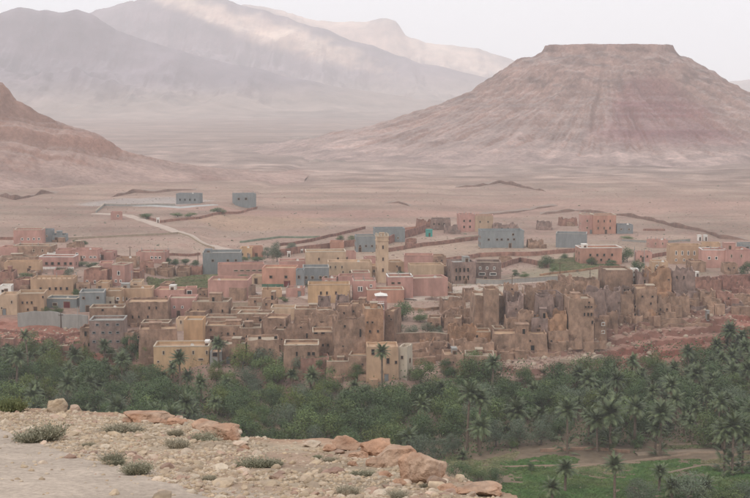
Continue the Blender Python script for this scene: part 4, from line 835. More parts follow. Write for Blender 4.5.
for pts, h_ in [([(540, 215), (575, 211), (620, 216), (655, 222), (676, 228), (705, 232), (718, 238), (755, 240)], 2.6), ([(455, 188), (480, 186), (500, 183), (520, 187), (548, 192)], 2.4), ([(-5, 196), (15, 200), (42, 194), (60, 193)], 2.4), ([(108, 198), (135, 193), (165, 192), (200, 190)], 2.2),
                ([(384, 203), (398, 203), (414, 207)], 1.6), ([(478, 216), (520, 212), (560, 205)], 1.4)]: earth_bank(pts, h_)
def pole(px, pb, pt, label, name='utility_pole', cat='pole', col='wood', arms=True):
    X, Y, Z = hit(px, pb); s = 1400. / Y; H = (pb - pt) / s
    t = thing(name, label, cat, (X, Y, Z)); m = MB(); m.tube([(0, 0, -.5), (0, 0, H)], [.16, .1], 6); link('shaft', m.me('shaft', pm(col)), t)
    if arms: m = MB(); m.box(-.8, .8, -.06, .06, H - .7, H - .58); [m.box(x - .05, x + .05, -.05, .05, H - .58, H - .35) for x in (-.7, 0, .7)]; link('crossarm', m.me('crossarm', pm(col)), t)
pole(61, 328, 313, 'wooden utility pole in front of the grey retaining wall'); pole(78, 330, 306, 'pale utility pole at the right end of the grey retaining wall', col='palegrey')
for a_ in [(212, 306, 296, 'wooden pole at the left of the pale low wall behind the terraced houses'), (268, 296, 284, 'wooden pole on the lane below the salmon house'), (350, 304, 290, 'wooden pole between the pale yellow house and the bright rose house'), (452, 294, 281, 'wooden pole on the pale lane before the arcaded building'), (512, 288, 275, 'wooden pole by the long pale grey wall'), (198, 262, 252, 'wooden pole left of the big blue-grey building'), (130, 256, 246, 'wooden pole by the red-brown garden wall'), (590, 282, 268, 'wooden pole before the salmon-pink house'), (560, 274, 262, 'wooden pole by the green plot'), (690, 276, 262, 'wooden pole before the faded tan building')]: pole(*a_)
pole(634, 270, 246, 'slim pale mast above the narrow white block', 'mast', 'mast', 'palegrey', False); pole(644, 268, 248, 'thin pale pole right of the slim mast on the kasbah hill', col='palegrey', arms=False)
pole(132, 286, 270, 'thin grey pole beside the pink tower house', col='palegrey'); pole(658, 292, 262, 'tall pale pole rising behind the orange-brown kasbah tower', col='palegrey', arms=False)
def smallbox(px, pb, w_, h_, col, name, label, cat, D=1.5):
    X, Y, Z = hit(px, pb); s = 1400. / Y; t = thing(name, label, cat, (X, Y, Z), R(8)); W = w_ / s; H = h_ / s
    m = MB(); m.box(-W / 2, W / 2, 0, D, -.3, H); link('wall', m.me('wall', pm(col)), t)
    m = MB(); m.box(-W / 2 - .15, W / 2 + .15, -.15, D + .15, H, H + .2); link('roof', m.me('roof', pm(col)), t)
    m = MB(); m.box(-.4, .4, -.05, 0, 0, min(2, H * .7)); link('door', m.me('door', pm('wood')), t)
smallbox(429.5, 237, 6, 7, 'teal', 'kiosk', 'bright turquoise kiosk standing alone behind the minaret', 'kiosk', 3)
smallbox(158, 223, 3, 4.5, 'white', 'gate_post', 'white gate post at the end of the red wall on the plain', 'post')
smallbox(700, 241, 3, 5.5, 'white', 'water_tank', 'left one of two small white tanks on the plain at right', 'tank', 2); smallbox(706, 241, 3, 5.5, 'white', 'water_tank', 'right one of two small white tanks on the plain at right', 'tank', 2)
smallbox(697.5, 277, 2.6, 5, 'white', 'pillar', 'white marker pillar at the end of the red wall above the cliff', 'pillar')
smallbox(708, 325, 2.6, 9, 'palegrey', 'stone_pillar', 'pale stone pillar standing in the rocks at the cliff top', 'pillar')
smallbox(289, 257, 3, 5, 'white', 'gate_post', 'white post by the red field wall beside the bare grey tree', 'post'); smallbox(302, 253, 2.4, 3.5, 'white', 'gate_post', 'smaller white post by the red field wall, right of the other', 'post')

# ------------------------------------------------------------------ fields on the valley floor
def field(pts, m, label_kind='stuff', name='crop_field', lift=.05, h_=0.25):
    """a patch of crops: a sheet of small upright tufts over its outline"""
    P = [hit(*p)[:2] for p in pts]; xs_ = [p[0] for p in P]; ys_ = [p[1] for p in P]
    def inside(x, y):
        c = False; j = len(P) - 1
        for i in range(len(P)):
            if (P[i][1] > y) != (P[j][1] > y) and x < (P[j][0] - P[i][0]) * (y - P[i][1]) / (P[j][1] - P[i][1]) + P[i][0]: c = not c
            j = i
        return c
    r_ = random.Random(len(bpy.data.objects)); v = []; f = []
    area = (max(xs_) - min(xs_)) * (max(ys_) - min(ys_)); n_ = int(min(14000, area * 9))
    for _ in range(n_):
        x = r_.uniform(min(xs_), max(xs_)); y = r_.uniform(min(ys_), max(ys_))
        if not inside(x, y): continue
        q = mnoise.noise(Vector((x * .12, y * .12, 3))) + .6 * mnoise.noise(Vector((x * .5, y * .5, 7)))
        if q < -.38 + r_.uniform(-.1, .2): continue
        g = float(0) if False else 0.0
        v.append((x, y)); 
    A = np.array(v); G = ground(A[:, 0], A[:, 1]); V = []; F = []
    for (x, y), g in zip(v, G):
        a = r_.uniform(0, 6.3); w_ = r_.uniform(.25, .5); hh = h_ * r_.uniform(.5, 1.4); ca, sa = math.cos(a) * w_, math.sin(a) * w_; n = len(V)
        V += [(x - ca, y - sa, g), (x + ca, y + sa, g), (x + ca * .6 + .1, y + sa * .6, g + hh), (x - ca * .9, y - sa * .6 + .15, g + hh)]; F.append((n, n + 1, n + 2, n + 3))
        V += [(x - sa, y + ca, g + .02), (x + sa, y - ca, g + .02), (x + sa * 1.1, y - ca + w_, g + hh * .5), (x - sa, y + ca + w_, g + hh * .5)]; F.append((n + 4, n + 5, n + 6, n + 7))
    o = link(name, mesh(name, V, F, m)); o['kind'] = 'stuff'; return o
lush = mat('young_crops', (.070, .125, .036), .8, .3, .35, bump=0, tint=(.09, .12, .04)); dullg = mat('dry_crops', (.14, .155, .07), .85, .3, .35, bump=0, tint=(.19, .165, .09))
field([(502, 474), (560, 470), (600, 480), (660, 476), (690, 466), (760, 468), (760, 500), (500, 505)], lush)
field([(500, 464), (556, 455), (580, 460), (570, 471), (505, 473)], lush); field([(575, 473), (640, 462), (700, 460), (700, 470), (620, 480)], lush, h_=.2); field([(630, 466), (680, 459), (690, 466), (640, 478)], lush); field([(545, 468), (625, 463), (640, 470), (600, 478)], dullg)
field([(440, 452), (480, 462), (520, 452), (500, 476), (450, 466)], dullg); field([(662, 445), (720, 441), (725, 447), (670, 450)], dullg); field([(700, 462), (760, 455), (760, 468), (705, 468)], dullg)
field([(146, 278), (205, 276), (210, 288), (150, 290)], dullg, h_=.5); field([(540, 262), (575, 258), (620, 266), (560, 272)], dullg, h_=.5)
# earth bunds between the plots
for k, pts in enumerate([[(505, 468), (575, 466), (640, 464)], [(560, 470), (625, 463), (690, 455)], [(660, 454), (760, 452)], [(655, 446), (740, 444)]]):
    o = strip('earth_bund', pts, .9, mat('earth_bund', (.23, .165, .115), .95, .2, .8), .12)

# ------------------------------------------------------------------ vegetation
def leafmat(name, col, tip, spec=.25, rough=.6, rr=.22):
    m, n, l, b = newmat(name); b.inputs['Roughness'].default_value = rough; b.inputs['Specular IOR Level'].default_value = spec
    oi = n.new('ShaderNodeObjectInfo'); g = n.new('ShaderNodeNewGeometry')
    t = n.new('ShaderNodeTexNoise'); t.inputs['Scale'].default_value = .9; t.inputs['Detail'].default_value = 5; l.new(g.outputs['Position'], t.inputs['Vector'])
    r = n.new('ShaderNodeMapRange'); r.inputs[1].default_value = .35; r.inputs[2].default_value = .65; l.new(t.outputs[0], r.inputs[0])
    mc = n.new('ShaderNodeMix'); mc.data_type = 'RGBA'; mc.inputs[6].default_value = (*col, 1); mc.inputs[7].default_value = (*tip, 1); l.new(r.outputs[0], mc.inputs[0])
    r2 = n.new('ShaderNodeMapRange'); r2.inputs[3].default_value = 1 - rr; r2.inputs[4].default_value = 1 + rr; l.new(oi.outputs['Random'], r2.inputs[0])
    vm = n.new('ShaderNodeVectorMath'); vm.operation = 'SCALE'; l.new(mc.outputs[2], vm.inputs[0]); l.new(r2.outputs[0], vm.inputs['Scale']); l.new(vm.outputs[0], b.inputs['Base Color'])
    return m
BARK = mat('bark', (.115, .09, .07), .95, .3, 2, bump=.5)
PBARK = mat('palm_bark', (.15, .11, .08), .95, .35, 3, bump=.7, bscale=6)
def broad_mesh(seed, H, Rr, m, leaf=.42, n=2300, dense=1.0):
    """crown of leaf sprays gathered in uneven clumps, round limbs; returns trunk and crown meshes"""
    r_ = random.Random(seed); tm = MB()
    bend = (r_.uniform(-.3, .3), r_.uniform(-.3, .3)); h0 = H * .22
    tm.tube([(0, 0, -.6), (bend[0] * .5, bend[1] * .5, h0 * .6), (bend[0], bend[1], h0 * 1.2)], [.28, .2, .16], 7)
    cl = []
    for i in range(11):
        a = r_.uniform(0, 6.28); q = math.sqrt(r_.random()) * .72; z = H * r_.uniform(.20, .80) - q * .9
        cl.append((math.cos(a) * Rr * q, math.sin(a) * Rr * q, z, Rr * r_.uniform(.30, .52)))
    cl.append((bend[0], bend[1], H * .78, Rr * .45))
    for c in cl[:7]: tm.tube([(bend[0], bend[1], h0), (c[0] * .5, c[1] * .5, h0 + (c[2] - h0) * .6), (c[0], c[1], c[2])], [.13, .08, .03], 5)
    v = []; f = []; tot = sum(c[3] ** 2 for c in cl)
    for c in cl:
        for _ in range(int(n * c[3] ** 2 / tot)):
            d = Vector((r_.gauss(0, 1), r_.gauss(0, 1), r_.gauss(.25, 1))).normalized(); rad = c[3] * (r_.random() ** .35) * (1.12 + .3 * mnoise.noise(d * 2.3 + Vector((seed, 0, c[2]))))
            p = Vector(c[:3]) + Vector((d.x, d.y, d.z * .8)) * rad
            nn = (d + Vector((r_.uniform(-.8, .8), r_.uniform(-.8, .8), r_.uniform(-.3, .9)))).normalized(); u = nn.orthogonal().normalized(); u.rotate(Matrix.Rotation(r_.uniform(0, 6.28), 3, nn)); w_ = nn.cross(u)
            s = leaf * r_.uniform(.45, 1.1); k = len(v)
            v += [p - u * s * .5, p + w_ * s * .32, p + u * s * .6 - nn * s * .15, p - w_ * s * .32]; f.append((k, k + 1, k + 2, k + 3))
    return tm.me('trunk', BARK), mesh('crown', v, f, m)
def frond_geo(L, droop, r_, v, f, base, az, el, w0=.42, n=11):
    """one feather leaf: rachis that arches over, leaflets on both sides"""
    p = Vector(base); d = Vector((math.cos(az) * math.cos(el), math.sin(az) * math.cos(el), math.sin(el))); side = Vector((-math.sin(az), math.cos(az), 0)); st = L / n; prev = p.copy()
    for i in range(n):
        q = p + d * st; d = (d + Vector((0, 0, -droop * (.35 + i / n)))).normalized()
        t = (i + .5) / n; wl = w0 * L * (.5 if i == 0 else 1) * (1 - t ** 3) * min(1, .35 + t * 2.4) * .74
        up = d.cross(side); k = len(v)
        v += [p - side * .03, p + side * .03, q + side * .02, q - side * .02]; f.append((k, k + 1, k + 2, k + 3))
        for sg in (-1, 1):
            for h_ in (0, .5):
                a = p + d * st * h_; b_ = a + d * st * .62; tip = a + d * st * 1.3 + side * sg * wl * r_.uniform(.8, 1.1) + up * (-.0) - Vector((0, 0, wl * r_.uniform(.1, .5))); k = len(v)
                v += [a, b_, tip]; f.append((k, k + 1, k + 2))
        p = q
def palm_trunk(H, seed, r0=.26):
    r_ = random.Random(seed); m = MB(); b = r_.uniform(-.05, .05) * H; c = r_.uniform(-.05, .05) * H; n = max(4, int(H / .8)); pts = []; rad = []
    for i in range(n + 1): t = i / n; pts.append((b * t * t, c * t * t, -.6 + (H + .6) * t)); rad.append(r0 * (1.15 - .25 * t) * (1.12 if i % 2 else .95))
    m.tube(pts, rad, 7); m.tube([(b, c, H - .7), (b, c, H - .1), (b, c, H + .35)], [r0 * 1.25, r0 * 1.8, r0 * .8], 8); return m.me('trunk', PBARK), (b, c, H)
FG = leafmat('palm_leaf', (.062, .086, .036), (.126, .148, .066), .3, .5); FD = leafmat('dead_palm_leaf', (.17, .125, .075), (.22, .17, .10), .1, .9)
def palm_mesh(seed, H, L=3.3, n=38, skirt=10, m=None, suck=0):
    r_ = random.Random(seed); tr, top = palm_trunk(H, seed); v = []; f = []; mi = []
    for i in range(n):
        el = R(82 - 105 * (i / n) ** .9) + r_.uniform(-.1, .1); az = i * 2.399 + r_.uniform(-.25, .25); n0 = len(f)
        frond_geo(L * r_.uniform(.62, 1.12), .09 + .12 * r_.random(), r_, v, f, (top[0], top[1], top[2] + .2), az, el); mi += [0] * (len(f) - n0)
    for i in range(suck):                                    # young shoots round the foot
        n0 = len(f); a_ = i * 2.1; frond_geo(L * r_.uniform(.5, .85), .13, r_, v, f, (math.cos(a_) * .5, math.sin(a_) * .5, r_.uniform(0, H * .3)), a_ + r_.uniform(-.6, .6), R(r_.uniform(20, 75))); mi += [0] * (len(f) - n0)
    for i in range(skirt):
        n0 = len(f); frond_geo(L * r_.uniform(.5, .75), .3, r_, v, f, (top[0], top[1], top[2] - .2), i * 2.399, R(-35) + r_.uniform(-.2, .2), .3, 8); mi += [1] * (len(f) - n0)
    return tr, mesh('crown', v, f, [m or FG, FD], mi=mi)
DG = leafmat('dark_foliage', (.040, .070, .024), (.092, .128, .046)); MG = leafmat('mid_foliage', (.064, .100, .030), (.132, .165, .052)); YG = leafmat('yellowish_foliage', (.075, .100, .022), (.135, .155, .038)); OG = leafmat('olive_foliage', (.075, .102, .060), (.145, .168, .108), .15)
PROTO = {}
for k_, m_, cnt, lf in (('dark', DG, 4, .42), ('mid', MG, 3, .40), ('yellow', YG, 2, .36), ('olive', OG, 3, .30)):
    PROTO[k_] = [broad_mesh(100 + i * 7 + len(k_), 8.0 if k_ != 'olive' else 6.5, (4.2 if k_ != 'olive' else 3.6) * (1 + .1 * (i % 2)), m_, lf, 3400) for i in range(cnt)]
PALMS = [palm_mesh(300 + i, H_, 2.8 + .3 * (i % 3), 56 + 5 * (i % 2), 9 + 3 * (i % 2), None, (26, 0, 18, 34, 0, 30)[i]) for i, H_ in enumerate((4.6, 6.4, 7.6, 3.4, 5.4, 4.0))]
LOWP = [palm_mesh(340 + i, H_, 2.9, 30, 4) for i, H_ in enumerate((1.6, 2.8))]

# where things in the grove stand, told by the building or rock above them
LMK = [(-60, 44, 'the red bank at the left edge'), (44, 92, 'the red earth hut'), (92, 130, 'the four storey grey-brown block'), (130, 176, 'the dark brown earth house'), (176, 222, 'the yellow ochre house'),
       (222, 262, 'the square kasbah house'), (262, 310, 'the two big black openings'), (310, 352, 'the low pale roofed house'), (352, 408, 'the lone palm house'), (408, 446, 'the eroded terrace wall'),
       (446, 496, 'the two clay cube houses'), (496, 552, 'the rocks right of the cube houses'), (552, 610, 'the tall windowed kasbah'), (610, 660, 'the left part of the red cliff'), (660, 706, 'the middle of the red cliff'), (706, 820, 'the right edge cliff')]
ORD = ['first', 'second', 'third', 'fourth', 'fifth', 'sixth', 'seventh', 'eighth', 'ninth', 'tenth', 'eleventh', 'twelfth', 'thirteenth']
def ordw(n): return ORD[n - 1] if n <= 13 else '%d%s' % (n, 'th' if n < 21 or n % 10 > 3 else ('st', 'nd', 'rd')[n % 10 - 1] if n % 10 else 'th')
rg = random.Random(42); spots = []
def foot(x): return float(np.interp(x, BX, BY))
def front(x):
    px = 375 + 1400 * x / 330.
    return float(np.interp(px, [-100, 230, 330, 440, 480, 520, 640, 655, 680, 760, 900], [322, 322, 316, 312, 318, 322, 322, 330, 330, 318, 318]))
tries = 0
while tries < 26000 and len(spots) < 420:
    tries += 1; x = rg.uniform(-140, 150); y = rg.uniform(308, 452); px, _ = px_of(x, y, 4)
    if px < -35 or px > 790: continue
    lim = foot(x) - 1 if px < 480 or px > 640 else foot(x) - 8
    if px > 640: lim = foot(x) - 6
    if px < 90: lim = foot(x) - 6
    if 612 < px < 712: lim = foot(x) - 17
    if y < front(x) or y > lim: continue
    if px > 520 and px < 640 and y < 329: continue
    if (150 < px < 214 or 364 < px < 408) and y > lim - 12: continue
    dd = 4.3 if px > 560 or y > lim - 26 else 5.0
    if any((x - a) ** 2 + (y - b_) ** 2 < dd * dd for a, b_, *_ in spots): continue
    # bands that read as palm groves or as leafy trees in the photograph
    pp = float(np.interp(px, [0, 60, 130, 200, 240, 330, 380, 440, 500, 560, 640, 750], [.45, .35, .25, .4, .1, .18, .18, .25, .32, .38, .46, .56]))
    if y > lim - 8 and 240 < px < 330: pp = .05
    kind = 'palm' if rg.random() < pp else rg.choices(['dark', 'mid', 'yellow', 'olive'], [.46, .26, .07, .21] if px < 620 else [.6, .2, .02, .18])[0]
    spots.append((x, y, kind, px))
spots.sort(key=lambda s: s[3]); count = {}
NAMES = {'palm': ('date palm', 'palm_tree', 'palm'), 'dark': ('dark green leafy tree', 'leafy_tree', 'tree'), 'mid': ('mid green leafy tree', 'leafy_tree', 'tree'), 'yellow': ('yellowish green tree', 'leafy_tree', 'tree'), 'olive': ('grey-green olive tree', 'olive_tree', 'tree')}
def zone(px): return next((z for a, b_, z in LMK if a <= px < b_), LMK[-1][2])
def plant(kind, x, y, label, sc, group, pair, rz):
    g = float(ground(x, y)); nm, on, cat = NAMES[kind]; t = thing(on, label, cat, (x, y, g - .1), rz, group); t.scale = sc
    if kind == 'palm': t.rotation_euler = (rg.gauss(0, .055), rg.gauss(0, .055), rz)
    link('trunk', pair[0], t); link('crown', pair[1], t); return t
npalm = 0
for x, y, kind, px in spots:
    row = 'back' if y > foot(x) - 16 else ('front' if y < front(x) + 14 else 'middle'); z = zone(px); key = (kind, row, z); count[key] = count.get(key, 0) + 1
    lab = '%s %s from the left in the grove\'s %s row, below %s' % (ordw(count[key]), NAMES[kind][0], row, z)
    wds = lab.split()
    if len(wds) > 16: lab = '%s %s from left, grove\'s %s row, below %s' % (ordw(count[key]), NAMES[kind][0], row, z)
    if len(lab.split()) > 16: lab = ' '.join(lab.replace('the ', '').split()[:16])
    s = rg.uniform(.72, 1.2) * (.92 if row == 'back' and px < 560 else 1.0)
    if kind == 'palm':
        pr = rg.choice(PALMS) if rg.random() < .85 else rg.choice(LOWP); s *= 1.05
    else: pr = rg.choice(PROTO[kind])
    plant(kind, x, y, lab, (s, s, s * rg.uniform(.9, 1.12)), 'palms of the grove' if kind == 'palm' else 'leafy trees of the grove', pr, rg.uniform(0, 6.28))
# scattered trees and bushes in the village, each where the photograph shows it
def single(px, py, kind, wpx, hpx, label, name=None, cat=None):
    X, Y, Z = hit(px, py); s = 1400. / Y; pr = rg.choice(PROTO[kind]); hh = 8.0 if kind != 'olive' else 6.5
    t = plant(kind, X, Y, label, (wpx / s / 7.6, wpx / s / 7.6, hpx / s / hh), None, pr, rg.uniform(0, 6.3))
    if name: t.name = name
    if cat: t['category'] = cat
for a in [(403, 321, 'dark', 26, 22, 'big dark green tree beside the rose kiosk tower'), (420, 322, 'mid', 16, 14, 'green tree right of the big dark one by the kiosk tower'),
          (398, 334, 'olive', 18, 12, 'left olive tree in the walled garden by the orange-brown tower'), (413, 336, 'olive', 18, 12, 'middle olive tree in the walled garden'), (427, 336, 'olive', 18, 15, 'right olive tree in the walled garden'), (440, 338, 'olive', 12, 14, 'last olive tree at the right corner of the walled garden'),
          (400, 279, 'dark', 12, 9, 'round dark tree on the white roof terrace beside the minaret'), (453, 304, 'dark', 14, 7, 'low dark bush on the pale terraces left of the kasbah'),
          (546, 268, 'dark', 15, 14, 'round dark tree behind the red stepped wall'), (553, 272, 'mid', 9, 9, 'smaller tree right of the round dark tree'), (515, 276, 'dark', 9, 7, 'dark bush before the mauve-grey building, left one'), (524, 277, 'mid', 10, 6, 'dark bush before the mauve-grey building, right one'),
          (565, 259, 'dark', 11, 6, 'dark shrub in front of the green-grey shed'), (578, 258, 'dark', 9, 6, 'dark shrub at the left end of the salmon-pink house'), (592, 266, 'dark', 12, 10, 'dark tree at the front left of the salmon-pink house'), (612, 266, 'dark', 14, 7, 'low tree at the front right of the salmon-pink house'),
          (627, 262, 'dark', 13, 16, 'dark tree directly right of the salmon-pink house'), (637, 276, 'dark', 15, 18, 'dark tree behind the narrow white block'), (628, 240, 'mid', 14, 5, 'low green trees in front of the grey annex'), (748, 274, 'dark', 16, 14, 'dark tree at the right edge before the rose-pink building'),
          (69, 284, 'olive', 20, 18, 'large grey-green tree left of the red-brown house with pale doorways'), (60, 276, 'olive', 14, 10, 'smaller grey-green tree below the five-windowed pink house'), (24, 281, 'mid', 18, 9, 'green bush beside the dark red-brown house on the left'),
          (76, 296, 'dark', 9, 8, 'dark bush at the right end of the six-windowed building'), (77, 244, 'dark', 8, 5, 'dark tree on the plain, left of a pair'), (85, 245, 'dark', 8, 5, 'dark tree on the plain, right of a pair'),
          (22, 253, 'mid', 8, 6, 'dark shrub left of the low brown building with flat roof'), (46, 312, 'mid', 14, 6, 'left green shrub above the grey retaining wall'), (56, 313, 'mid', 14, 8, 'right green shrub above the grey retaining wall'), (36, 312, 'dark', 12, 5, 'low dark shrub at the left end above the retaining wall'),
          (167, 264, 'dark', 10, 7, 'left end tree of the green hedge on the plain'), (176, 265, 'dark', 11, 7, 'second tree of the green hedge on the plain'), (186, 265, 'dark', 11, 7, 'third tree of the green hedge on the plain'), (196, 266, 'dark', 11, 7, 'right end tree of the green hedge on the plain'),
          (82, 266, 'dark', 14, 5, 'left low tree behind the five-windowed pink house'), (94, 267, 'dark', 14, 5, 'right low tree behind the five-windowed pink house'),
          (147, 219, 'dark', 14, 6, 'dark tree beside the white gate post far on the plain'), (178, 217, 'mid', 14, 5, 'green tree behind the long red wall on the plain, left'), (190, 217, 'mid', 12, 5, 'green tree behind the long red wall on the plain, middle'), (218, 214, 'dark', 16, 7, 'dark green trees left of the lone blue-grey building'),
          (277, 262, 'olive', 16, 22, 'bare grey tree in the middle of the modern quarter'), (268, 258, 'olive', 16, 12, 'smaller grey tree left of the bare grey one'), (292, 250, 'olive', 18, 8, 'grey-green low trees behind the bare grey tree'), (258, 262, 'dark', 16, 6, 'dark low tree by the little yellow house'), (243, 262, 'dark', 12, 6, 'dark low tree between yellow house and long rose-pink building'),
          (242, 280, 'dark', 20, 6, 'dark green bush before the long rose-pink building'), (312, 286, 'mid', 13, 6, 'green bush at the foot of the unfinished grey building'), (284, 302, 'mid', 10, 6, 'small green bush on the pale lane above the terraced houses'), (338, 280, 'dark', 18, 4, 'dark low bushes below the wide sandy yellow house'),
          (213, 360, 'dark', 10, 8, 'dark tree beside the small grey roofed hut'), (340, 240, 'mid', 10, 5, 'green tree behind the tall deep red field wall, left'), (352, 240, 'mid', 10, 5, 'green tree behind the tall deep red field wall, right'),
          (478, 350, 'dark', 10, 7, 'dark bush in the gap right of the olive garden wall'), (392, 268, 'mid', 6, 6, 'small tree right behind the minaret'), (9, 412, 'yellow', 30, 28, 'yellow-green tree at the far left just above the stony slope')]: single(*a)
# palms that stand out: every frond its own piece
FR = []
for i in range(5):
    r_ = random.Random(900 + i); v = []; f = []; frond_geo(1.0, .10, r_, v, f, (0, 0, 0), 0, 0, .42, 12); FR.append(mesh('frond', v, f, FG))
def big_palm(px, pb, ptop, label, L=3.2, nf=34, zb=None, dead=8, foot_=0):
    foot_ = 22 if nf >= 40 or 'dark palm' in label or 'shaggy' in label or 'cluster' in label else 0; L *= 1.12
    X, Y, Z = hit(px, pb); s = 1400. / (Y * CT + (CAMZ - Z) * ST); Ht = (pb - ptop) / s; H = max(1.2, Ht - L * .62)
    t = thing('palm_tree', label, 'palm', (X, Y, Z), rg.uniform(0, 6), 'palms standing apart'); tr, top = palm_trunk(H, int(px * 7)); link('trunk', tr, t)
    for i in range(nf + dead):
        o = link('frond', FR[i % 5], t, (top[0], top[1], top[2] + .15)); el = R(84 - 112 * (i / nf) ** .9) + rg.uniform(-.1, .1) if i < nf else R(-55) + rg.uniform(-.25, .1)
        o.rotation_euler = (0, -el, i * 2.399 + rg.uniform(-.2, .2)); l_ = L * (rg.uniform(.85, 1.1) if i < nf else .62); o.scale = (l_, l_, l_)
    for i in range(foot_):
        a_ = i * 2.1; o = link('frond', FR[i % 5], t, (math.cos(a_) * .7, math.sin(a_) * .7, rg.uniform(0, H * .55))); o.rotation_euler = (0, -R(rg.uniform(5, 65)), a_ + rg.uniform(-.5, .5)); l_ = L * rg.uniform(.55, .9); o.scale = (l_,) * 3
for a in [(382, 398, 345, 'lone tall palm in front of the tan house with the pale right edge', 2.6, 30), (614.5, 500, 456, 'palm standing alone in the middle of the green field', 2.7), (565, 492, 461, 'palm at the left of the green field', 2.6), (552, 502, 480, 'short palm at the bottom edge left of the field palms', 2.4),
          (659, 492, 465, 'small palm in front of the terraced plots, right of the field', 2.2), (467, 452, 383, 'tall bare-trunked palm at the front edge of the grove, centre', 3.2), (478, 452, 390, 'second tall palm right beside the centre bare-trunked one', 3.0),
          (610, 452, 402, 'broad shaggy palm at the front of the grove above the mud wall', 3.8, 44), (597, 452, 412, 'smaller shaggy palm left of the broad one at the mud wall', 3.0), (567, 454, 400, 'dark palm left of the two shaggy palms', 3.2), (660, 456, 403, 'shaggy palm at the edge of the brown terraces', 3.4, 40), (655, 455, 420, 'lower palm tucked left of the terrace edge palm', 2.8),
          (724, 474, 421, 'left palm of the cluster at the right edge', 3.2), (732, 476, 416, 'middle palm of the cluster at the right edge', 3.4), (742, 474, 424, 'right palm of the cluster at the right edge', 3.2), (29, 384, 330, 'thin palm before the red bank on the left', 2.2, 22), (105, 372, 340, 'palm before the foot of the four storey block', 2.4), (752, 470, 400, 'tall palm cut by the right edge', 3.4),
          (706, 496, 478, 'low palm in the bushes at the bottom right', 2.6), (672, 500, 478, 'low palm at the bottom right beside the bushes', 2.6), (181, 400, 352, 'feathery palm right in front of the yellow ochre house', 2.8), (492, 402, 356, 'palm touching the rocks right of the cube houses', 2.8)]: big_palm(*a)
for a in [(640, 503, 'olive', 40, 26, 'grey-green bush at the bottom, left of the low palms'), (688, 503, 'olive', 50, 34, 'large grey-green bush among the low palms bottom right'), (722, 505, 'mid', 44, 30, 'green bush at the bottom right'), (746, 505, 'olive', 40, 28, 'grey bush at the bottom right corner'),
          (460, 486, 'dark', 26, 28, 'dark round tree behind the orange boulder, left'), (478, 480, 'mid', 22, 22, 'green round tree right behind the orange boulder'), (492, 486, 'dark', 22, 20, 'dark tree at the bottom beside the field path'), (530, 471, 'dark', 9, 10, 'small round tree alone on the dull plot'), (512, 448, 'mid', 14, 12, 'low tree at the grove front above the dull plot'), (640, 447, 'dark', 16, 14, 'low dark bush between shaggy palms and terraces')]: single(*a)
# undergrowth that fills the grove floor
def undergrowth():
    r_ = random.Random(11); P = []
    while len(P) < 17000:
        x = r_.uniform(-150, 150); y = r_.uniform(312, 450); px = 375 + 1400 * x / y
        if y < front(x) + 1 or y > foot(x) - 2 or (520 < px < 640 and y < 328): continue
        if mnoise.noise(Vector((x * .08, y * .08, 1))) < -.25 and y > front(x) + 8: continue
        P.append((x, y))
    A = np.array(P); G = ground(A[:, 0], A[:, 1]); v = []; f = []
    for (x, y), g in zip(P, G):
        hh = 2.3 + 1.8 * mnoise.noise(Vector((x * .2, y * .2, 4)))
        for _ in range(3):
            p = Vector((x + r_.gauss(0, .5), y + r_.gauss(0, .5), g + abs(r_.gauss(0, .5)) * hh)); n_ = Vector((r_.gauss(0, 1), r_.gauss(0, 1), r_.gauss(.5, 1))).normalized(); u = n_.orthogonal().normalized(); w_ = n_.cross(u); s = r_.uniform(.3, .7); k = len(v)
            v += [p - u * s * .5, p + w_ * s * .35, p + u * s * .6, p - w_ * s * .35]; f.append((k, k + 1, k + 2, k + 3))
    o = link('undergrowth', mesh('undergrowth', v, f, DG)); o['kind'] = 'stuff'
undergrowth()

# ------------------------------------------------------------------ foreground rocks, stones and scrub
def rock_mesh(name, seed, m, sub=2, cuts=7, rough=.12, flat=.7, sc=(1, 1, 1)):
    import bmesh
    bm = bmesh.new(); bmesh.ops.create_icosphere(bm, subdivisions=sub, radius=1.0); r_ = random.Random(seed)
    pl = [(Vector((r_.gauss(0, 1), r_.gauss(0, 1), r_.gauss(0, .8))).normalized(), r_.uniform(.5, .85)) for _ in range(cuts)]
    for q in bm.verts:
        p = q.co.copy()
        for n_, d in pl:
            k = p.dot(n_) - d
            if k > 0: p -= n_ * k * .95
        p *= 1 + rough * mnoise.noise(p * 2.2 + Vector((seed, 0, 0))) + rough * .5 * mnoise.noise(p * 6 + Vector((seed, 3, 0)))
        q.co = Vector((p.x * sc[0], p.y * sc[1], p.z * flat * sc[2]))
    me = bpy.data.meshes.new(name); bm.to_mesh(me); bm.free(); me.materials.append(m)
    if sub > 2: me.polygons.foreach_set('use_smooth', [False] * len(me.polygons))
    return me
TS = mat('tan_stone', (.40, .305, .21), .92, .25, 6, bump=.5, bscale=30, objrand=.25, tint=(.34, .26, .19), bdist=.02)
PS = mat('pale_stone', (.46, .375, .285), .92, .2, 6, bump=.5, bscale=30, objrand=.2, tint=(.46, .33, .25), bdist=.02)
OS = mat('orange_rock', (.39, .225, .145), .92, .28, 3.2, bump=1.0, bscale=7, tint=(.41, .28, .20), bdist=.12)
RS = mat('reddish_stone', (.34, .235, .175), .92, .25, 6, bump=.5, bscale=30, objrand=.25, tint=(.27, .17, .13), bdist=.02)
